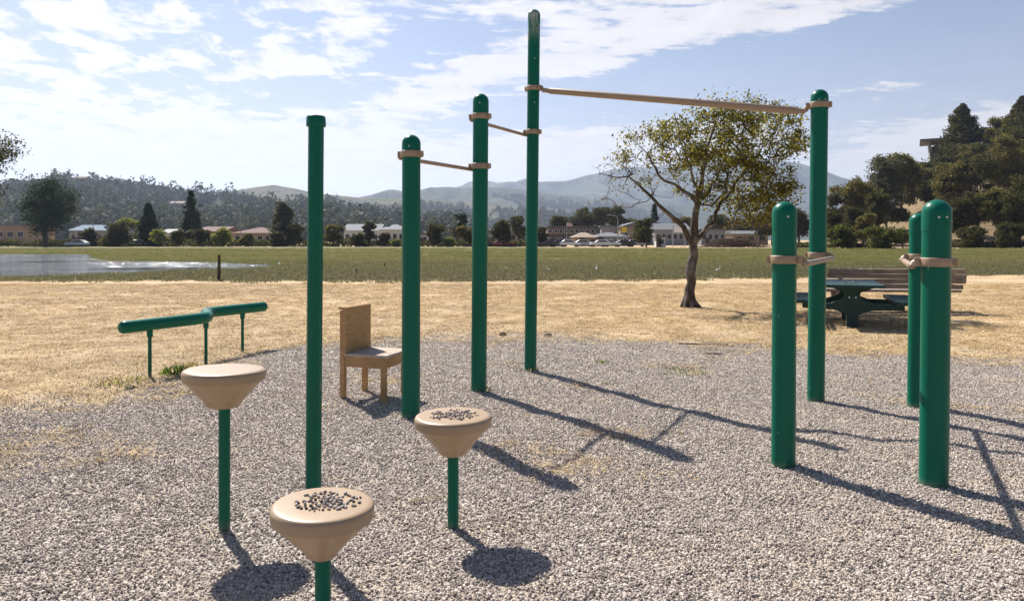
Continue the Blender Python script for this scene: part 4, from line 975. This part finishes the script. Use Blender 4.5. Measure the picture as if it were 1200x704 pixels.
# stepping pods
M_PEB = Mat('loose_pebble'); _oi = M_PEB.N.new('ShaderNodeObjectInfo'); M_PEB.col(M_PEB.ramp(_oi.outputs['Random'], [(0, (.07, .065, .065)), (.4, (.20, .17, .155)), (.75, (.38, .31, .27)), (1, (.6, .52, .46))])).rough(.75, .3); M_PEB = M_PEB.m
pebble_objs = []
def pod(base, topz, botz, R, label, tilt=(0, 0), npeb=0, plab=None, pgroup=None, pcen=(0, 0), rb=.40):
    r = empty('stepping_pod', base, label, 'stepping pod'); H = topz-botz; Mt = Matrix.Rotation(tilt[0], 3, 'X') @ Matrix.Rotation(tilt[1], 3, 'Y')
    pts = [(.001, 0), (R*.5, .0005), (R*.88, 0), (R*.945, -.002), (R*.98, -.007), (R*.998, -.015), (R*1.0, -.020), (R*.985, -.050), (R*.975, -.054), (R*.93, -.056), (R*.915, -.060),
           *[(R*(.90-(.90-rb)*t), -.062-(H-.070)*t) for t in (.06, .08, .3, .5, .7, .86, .90)], (R*(rb+.02), -H*.975), (R*rb, -H*.995), (R*(rb-.02), -H), (.03, -H)]
    c = Vector((base.x, base.y, topz)); m = MB(); m.lathe(c, pts[::-1], 72, Mt); np_ = len(pts)
    for i, (rr_, zz) in enumerate(pts[::-1]):          # shallow moulded panels in the cone
        j = np_-1-i
        if 12 <= j <= np_-6:
            for k in range(72):
                if k % 12 in (0, 1, 2, 3):
                    v = Vector(m.v[i*72+k]); ax = c+Mt @ Vector((0, 0, zz)); m.v[i*72+k] = tuple(ax+(v-ax)*.955)
    st = m.build('step', M_PLAST, r, org=base)
    m = MB(); m.lathe(c-Vector((0, 0, H+.006)), [(.03, 0), (R*rb*.8, 0), (R*rb*.82, .004), (.03, .009)], 24); m.build('flange', M_TAN, r, org=base)
    m = MB(); m.tube([base-Vector((0, 0, .15)), c-Vector((0, 0, H-.004))], .0275, 28); m.build('post', M_GREEN, r, org=base)
    rr = random.Random(int(base.x*1000))
    for k in range(npeb):
        a = rr.uniform(0, 6.283); rad = R*.66*rr.random()**.85; q = c+Mt @ Vector((pcen[0]+rad*math.cos(a), pcen[1]+rad*math.sin(a)*.85, .0035+.006*max(0, 1-rad/(R*.4))*rr.random()))
        if (q-c).length > R*.9: continue
        s = rr.uniform(.0048, .0085)
        if len(pebble_objs) < 5:
            V, Fc = pebble_mesh(40+len(pebble_objs), 2); me = bpy.data.meshes.new('pebble'); me.from_pydata([tuple(v) for v in V], [], [tuple(f) for f in Fc]); me.materials.append(M_PEB); me.polygons.foreach_set('use_smooth', [True]*len(me.polygons)); o = bpy.data.objects.new('pebble', me); pebble_objs.append(o)
        else: o = pebble_objs[k % 5].copy()
        COL.objects.link(o); o.location = q; o.scale = (s*.95, s*rr.uniform(.8, 1.1), s*rr.uniform(.9, 1.25)); o.rotation_euler = (rr.uniform(-.5, .5), rr.uniform(-.5, .5), rr.uniform(0, 6)); tag(o, plab, 'pebble', pgroup)
zA = F*CH/(622-HZ)
A_ = gp(263, 622); pod(A_, CH-(432-HZ)*A_.y/F, CH-(475-HZ)*A_.y/F, .198, 'tallest beige stepping pod at left with an empty top', (math.radians(-1), math.radians(1)))
B_ = gp(531, 622); pod(B_, CH-(486-HZ)*B_.y/F, CH-(531-HZ)*B_.y/F, .192, 'middle height beige stepping pod with pebbles in front of the shortest frame post', (0, math.radians(-.5)), 150, 'small grey pebble lying on top of the middle height stepping pod', 'pebbles on the middle height stepping pod', (-.0, -.005), rb=.35)
CZ = 2.54; C_ = Vector(((378.5-600)*CZ/F, CZ, 0)); pod(C_, CH-(589-HZ)*CZ/F, CH-(650-HZ)*CZ/F, .178, 'lowest and nearest beige stepping pod with pebbles at the bottom of the picture', (math.radians(0), math.radians(1.5)), 150, 'small grey pebble lying on top of the nearest stepping pod', 'pebbles on the nearest stepping pod', (.02, .012), rb=.29)
# zigzag balance beam
bm_ = empty('balance_beam', gp(236, 424), 'green zigzag balance beam on three thin legs at the left edge of the gravel', 'balance beam'); o = bm_.location
key = [Vector((-3.97, 7.43, .555)), Vector((-3.62, 8.12, .555)), Vector((-3.50, 8.34, .555)), Vector((-3.56, 8.50, .555)), Vector((-3.72, 8.78, .555)), Vector((-3.76, 8.95, .555)), Vector((-3.66, 9.12, .555)), Vector((-3.34, 9.72, .555))]
pts = [key[0]]
for i in range(1, len(key)):
    for k in range(1, 5): pts.append(key[i-1].lerp(key[i], k/4))
for it in range(9): pts = [pts[0]]+[(pts[i-1]+pts[i]*2+pts[i+1])/4 for i in range(1, len(pts)-1)]+[pts[-1]]
d0 = (pts[1]-pts[0]).normalized(); d1 = (pts[-1]-pts[-2]).normalized(); rb = .066
m = MB(); full = [pts[0]-d0*.05, pts[0]-d0*.043, pts[0]-d0*.02]+pts+[pts[-1]+d1*.02, pts[-1]+d1*.043, pts[-1]+d1*.05]; m.tube(full, [.02, rb*.75, rb*.96]+[rb]*len(pts)+[rb*.96, rb*.75, .02], 32); m.build('beam', M_GREEN, bm_, org=o)
for (q, base) in ((Vector((-3.84, 7.69, 0)), 0), (Vector((-3.57, 8.46, 0)), 0), (Vector((-3.50, 9.42, 0)), 0)):
    m = MB(); m.tube([q-Vector((0, 0, .1)), q+Vector((0, 0, .5))], .0185, 16); l = m.build('leg', M_GREEN, bm_, org=o); m = MB(); m.tube([q+Vector((0, 0, .425)), q+Vector((0, 0, .505))], .03, 16); m.build('bracket', M_GREEN, l, org=o)
# wooden chair
def chair():
    A = gp(402.2, 470); Bq = gp(449.8, 474); Cq = gp(437.5, 461); fx = (Bq-A); L1 = fx.length; fx.normalize(); sy = Vector((-fx.y, fx.x, 0)); L2 = (Cq-A).dot(sy)
    r = empty('wooden_chair', A, 'small plain wooden chair with a solid plank back', 'chair', rz=math.atan2(fx.y, fx.x)); sh = .435; bt = .85; t = .045; ex = L1; ey = L2
    h = t/2
    for (x, y, z1) in ((0, 0, bt-.035), (0, ey, bt-.035), (ex, 0, sh-.03), (ex, ey, sh-.03)):
        m = MB(); m.box((x, y, (z1-.05)/2), (t, t*.95, z1+.05)); m.build('leg', M_CHAIR, r, bevel=.003)
    m = MB(); m.box((.036, ey/2, sh+.205), (.024, ey+t+.012, .41)); bk = m.build('backrest', M_CHAIR, r, bevel=.004)
    m = MB(); m.box((-.002, ey/2, bt-.012), (.055, ey+t+.016, .022)); m.build('top_cap', M_CHAIR, r, bevel=.003)
    m = MB(); m.box((-.015, ey/2, sh+.24), (.012, ey-t-.004, .34)); m.build('back_panel', M_CHAIR, r, bevel=.003)
    m = MB()
    for k in range(3):
        w = (ey+t+.02)/3; m.box((ex/2+.035, -t/2-.01+w*(k+.5), sh-.013), (ex+.02, w-.005, .028))
    m.build('seat', M_CHAIRTOP, r, bevel=.003)
    for (c_, s_) in (((ex/2, -h*.2, sh-.075), (ex-t-.002, .022, .09)), ((ex/2, ey+h*.2, sh-.075), (ex-t-.002, .022, .09)), ((ex+h*.3, ey/2, sh-.075), (.022, ey-t-.002, .09)), ((-h*.3, ey/2, sh-.075), (.022, ey-t-.002, .09))):
        m = MB(); m.box(c_, s_); m.build('apron', M_CHAIR, r, bevel=.002)
chair()
# ------------------------------------------------------------------ picnic table
def picnic():
    base = gp(999, 384); r = empty('picnic_table', base, 'dark green metal picnic table with bench seats on a central pedestal', 'picnic table', rz=math.radians(-21)); k = base.y/F
    top_h = .72
    # pedestal end plates, one near one far
    prof = [(-.09, 0), (.09, 0), (.09, .22), (.14, .27), (.30, .32), (.80, .335), (.80, .425), (.34, .43), (.17, .50), (.115, .56), (.13, .62), (.36, .71), (-.36, .71), (-.13, .62), (-.115, .56), (-.17, .50), (-.34, .43), (-.80, .425), (-.80, .335), (-.30, .32), (-.14, .27), (-.09, .22)]
    prof = [(x*.96, z*.97) for x, z in prof]
    for y in (0, 1.15):
        m = MB(); m.prism(prof, (1, 0, 0), (0, 0, 1), (0, 1, 0), (0, y, -.02), .09); p = m.build('pedestal', M_TABLE, r, bevel=.004)
        for x in (-.05, .05): m = MB(); m.tube([(x, y-.001, .50), (x, y-.008, .50)], .012, 10); m.build('bolt', M_BOLT, p)
    m = MB(); m.box((0, .62, .12), (.1, 1.1, .08)); m.build('stretcher', M_TABLE, r)
    def slab(name, x0, x1, y0, y1, z, hole, thick=.03):
        m = MB(); nx = int((x1-x0)/hole); ny = int((y1-y0)/hole); t_ = hole*.36
        m.box(((x0+x1)/2, y0, z-.02), (x1-x0, .03, .055)); m.box(((x0+x1)/2, y1, z-.02), (x1-x0, .03, .055)); m.box((x0, (y0+y1)/2, z-.018), (.03, y1-y0-.031, .055)); m.box((x1, (y0+y1)/2, z-.018), (.03, y1-y0-.031, .055))
        for i in range(1, nx): m.box((x0+(x1-x0)*i/nx, (y0+y1)/2, z), (t_, y1-y0-.031, .012))
        for j in range(1, ny): m.box(((x0+x1)/2, y0+(y1-y0)*j/ny, z+.001), (x1-x0-.031, t_, .0155))
        m.build(name, M_TABLE, r)
    m = MB(); m.box((0, .62, top_h-.022), (.92, 1.86, .045)); m.build('tabletop', M_TABLE, r, bevel=.01)
    slab('seat', -.98, -.62, -.30, 1.5, .455, .085); slab('seat', .62, .98, -.30, 1.5, .455, .085)
picnic()
sm_ = base = gp(999, 384)
# dark twisted object lying on the table top
b = MB()
for k in range(5): a = k*1.3; b.tube([(.04*math.cos(a), .04*math.sin(a), .012), (.09*math.cos(a+.5), .06*math.sin(a+.5), .03), (.13*math.cos(a+.9), .07*math.sin(a+.9), .012)], [.008, .007, .005], 6)
o = b.build('twig_bundle', simple('pale_twigs', (.3, .28, .25), .8, .3, 20)); o.location = (base.x+.02, base.y+.15, .722); tag(o, 'small pale twig bundle lying on the green picnic table', 'twigs')
# ------------------------------------------------------------------ slatted bench behind
def bench():
    Y = 14.6; c = Vector(((1048-600)*Y/F, Y, 0)); r = empty('wooden_bench', c, 'long weathered wooden bench with slatted back behind the picnic table', 'bench', rz=math.radians(-5)); Lb = 2.62
    tiltv = Vector((0, -.20, 1)).normalized()
    for k in range(4):
        p = Vector((.012*((k*5) % 3)-.01, -.02-.012*(k % 2), .46))+tiltv*(.06+k*.103); M = Matrix.Rotation(math.radians(11+2*(k % 2)), 3, 'X') @ Matrix.Rotation(math.radians((.35, -.3, .2, -.15)[k]), 3, 'Y'); m = MB(); m.box(p, (Lb+.03*((k*7) % 3), .04, .092), M); m.build('back_slat', M_OLD, r, bevel=.004)
    for k in range(4):
        m = MB(); m.box((0, .07+k*.115, .42), (Lb, .10, .045)); m.build('seat_slat', M_OLD, r, bevel=.004)
    for x in (-1.05, 1.05):
        m = MB(); m.box((x, .06, .19), (.09, .09, .42)); m.box((x, .38, .19), (.09, .09, .42)); m.build('leg', M_OLD, r)
        m = MB(); m.box((x, .0, .62), (.07, .035, .42), Matrix.Rotation(math.radians(11), 3, 'X')); m.build('back_support', M_OLD, r)
bench()
# ------------------------------------------------------------------ small things on the ground
M_ROCK = simple('rubble', (.20, .16, .12), .9, .35, 20, bump=.01)
for (px, py, s, lab) in ((589, 394, .055, 'left broken block at the edge of the gravel between the posts'), (642, 396, .06, 'right broken block at the edge of the gravel beside the tallest post')):
    p = gp(px, py); b = MB(); V, Fc = pebble_mesh(int(px), 2); V = [Vector((max(-.75, min(.75, v.x)), max(-.6, min(.6, v.y)), max(-.55, min(.5, v.z)))) for v in V]
    b.add([v*s*1.3+p+Vector((0, 0, s*.6)) for v in V], Fc); o = b.build('stone_block', M_ROCK, org=p); tag(o, lab, 'stone')
M_WEED = leaf_mat('weed_leaf', (.06, .09, .02), (.22, .26, .06), .35); M_WEEDY = leaf_mat('dry_weed_leaf', (.2, .17, .06), (.42, .34, .15), .35)
def weed(px, py, n, rad, h, label, mat=M_WEED, w=.012):
    p = gp(px, py); p.z = max(ground_h(p.x, p.y), gravel_z(p.x, p.y)+.006) if gravel_sd(p.x, p.y) > -.8 else ground_h(p.x, p.y); rr = random.Random(int(px)); b = MB()
    for i in range(n):
        a = rr.uniform(0, 6.283); q = rad*math.sqrt(rr.random()); x, y = q*math.cos(a), q*math.sin(a); H = h*rr.uniform(.3, 1)*(1-.5*q/rad); d = rr.uniform(0, 6.283); ln = H*rr.uniform(.3, .9)
        ux, uy = -math.sin(d)*w*rr.uniform(.5, 1.2), math.cos(d)*w*rr.uniform(.5, 1.2)
        b.add([(x, y, 0), (x+ln*.5*math.cos(d)-ux, y+ln*.5*math.sin(d)-uy, H*.6), (x+ln*math.cos(d), y+ln*math.sin(d), H), (x+ln*.5*math.cos(d)+ux, y+ln*.5*math.sin(d)+uy, H*.6)], [(0, 1, 2, 3)])
    o = b.build('weed', mat, recalc=False); o.location = p; tag(o, label, 'weed')
weed(206, 441, 130, .16, .15, 'leafy green weed under the zigzag beam'); weed(222, 431, 60, .12, .10, 'yellowing weed right of the leafy green weed', M_WEEDY); weed(146, 450, 110, .26, .10, 'spreading half dry weed left of the first beam leg', M_WEEDY, .008)
weed(141, 452, 40, .2, .09, 'small green shoots among the half dry weed', M_WEED, .008); weed(798, 439, 150, .28, .04, 'flat green weed patch in the gravel right of the frame shadows', M_WEED, .008); weed(706, 428, 50, .10, .04, 'tiny green weed in the gravel above the frame shadows', M_WEED, .007)
weed(714, 453, 30, .10, .03, 'tiny flat weed between the long post shadows', M_WEED, .007); weed(594, 430, 90, .28, .05, 'dry straw tuft between the second and tallest posts', M_WEEDY, .006); weed(568, 461, 40, .09, .09, 'dry straw tuft at the foot of the second frame post', M_WEEDY, .004)
weed(624, 438, 30, .07, .07, 'dry straw tuft at the foot of the tallest post', M_WEEDY, .004); weed(252, 437, 40, .18, .05, 'dry tuft right of the beam behind the tallest pod', M_WEEDY, .006)
M_STICK = simple('pale_stick', (.6, .48, .3), .8, .2, 20); M_DSTICK = simple('dark_stick', (.10, .075, .055), .9, .2, 20)
for (a, b_, r_, mt, lab) in (((479, 594), (523, 591), .004, M_STICK, 'pale straw stick lying left of the middle height pod post'), ((236, 618), (252, 636), .0025, M_STICK, 'thin pale straw lying left of the tallest pod post'), ((795, 405), (862, 408), .012, M_DSTICK, 'long dark stick at the far edge of the gravel'),
                             ((827, 418), (846, 418.5), .012, M_DSTICK, 'short dark stick on the gravel below the long dark stick')):
    p, q = gp(*a), gp(*b_); p.z = gravel_z(p.x, p.y)+.012; q.z = gravel_z(q.x, q.y)+.012; mb = MB(); mb.tube([p, p.lerp(q, .5)+Vector((0, .02, .004)), q], [r_, r_*.9, r_*.5], 8); o = mb.build('stick', mt, org=p); tag(o, lab, 'stick')
# ------------------------------------------------------------------ haze
hm = bpy.data.materials.new('haze_air'); hm.use_nodes = True; nt = hm.node_tree; nt.nodes.clear(); vo = nt.nodes.new('ShaderNodeVolumePrincipled'); vo.inputs['Color'].default_value = (.66, .77, 1, 1); vo.inputs['Density'].default_value = HAZE_DENSITY; vo.inputs['Anisotropy'].default_value = .35
mo = nt.nodes.new('ShaderNodeOutputMaterial'); nt.links.new(vo.outputs[0], mo.inputs['Volume'])
b = MB(); b.box((0, 0, 330), (19000, 19000, 740)); o = b.build('haze', hm); tag(o, kind='stuff')
S.cycles.max_bounces = 6; S.cycles.transparent_max_bounces = 8; S.cycles.volume_bounces = 0
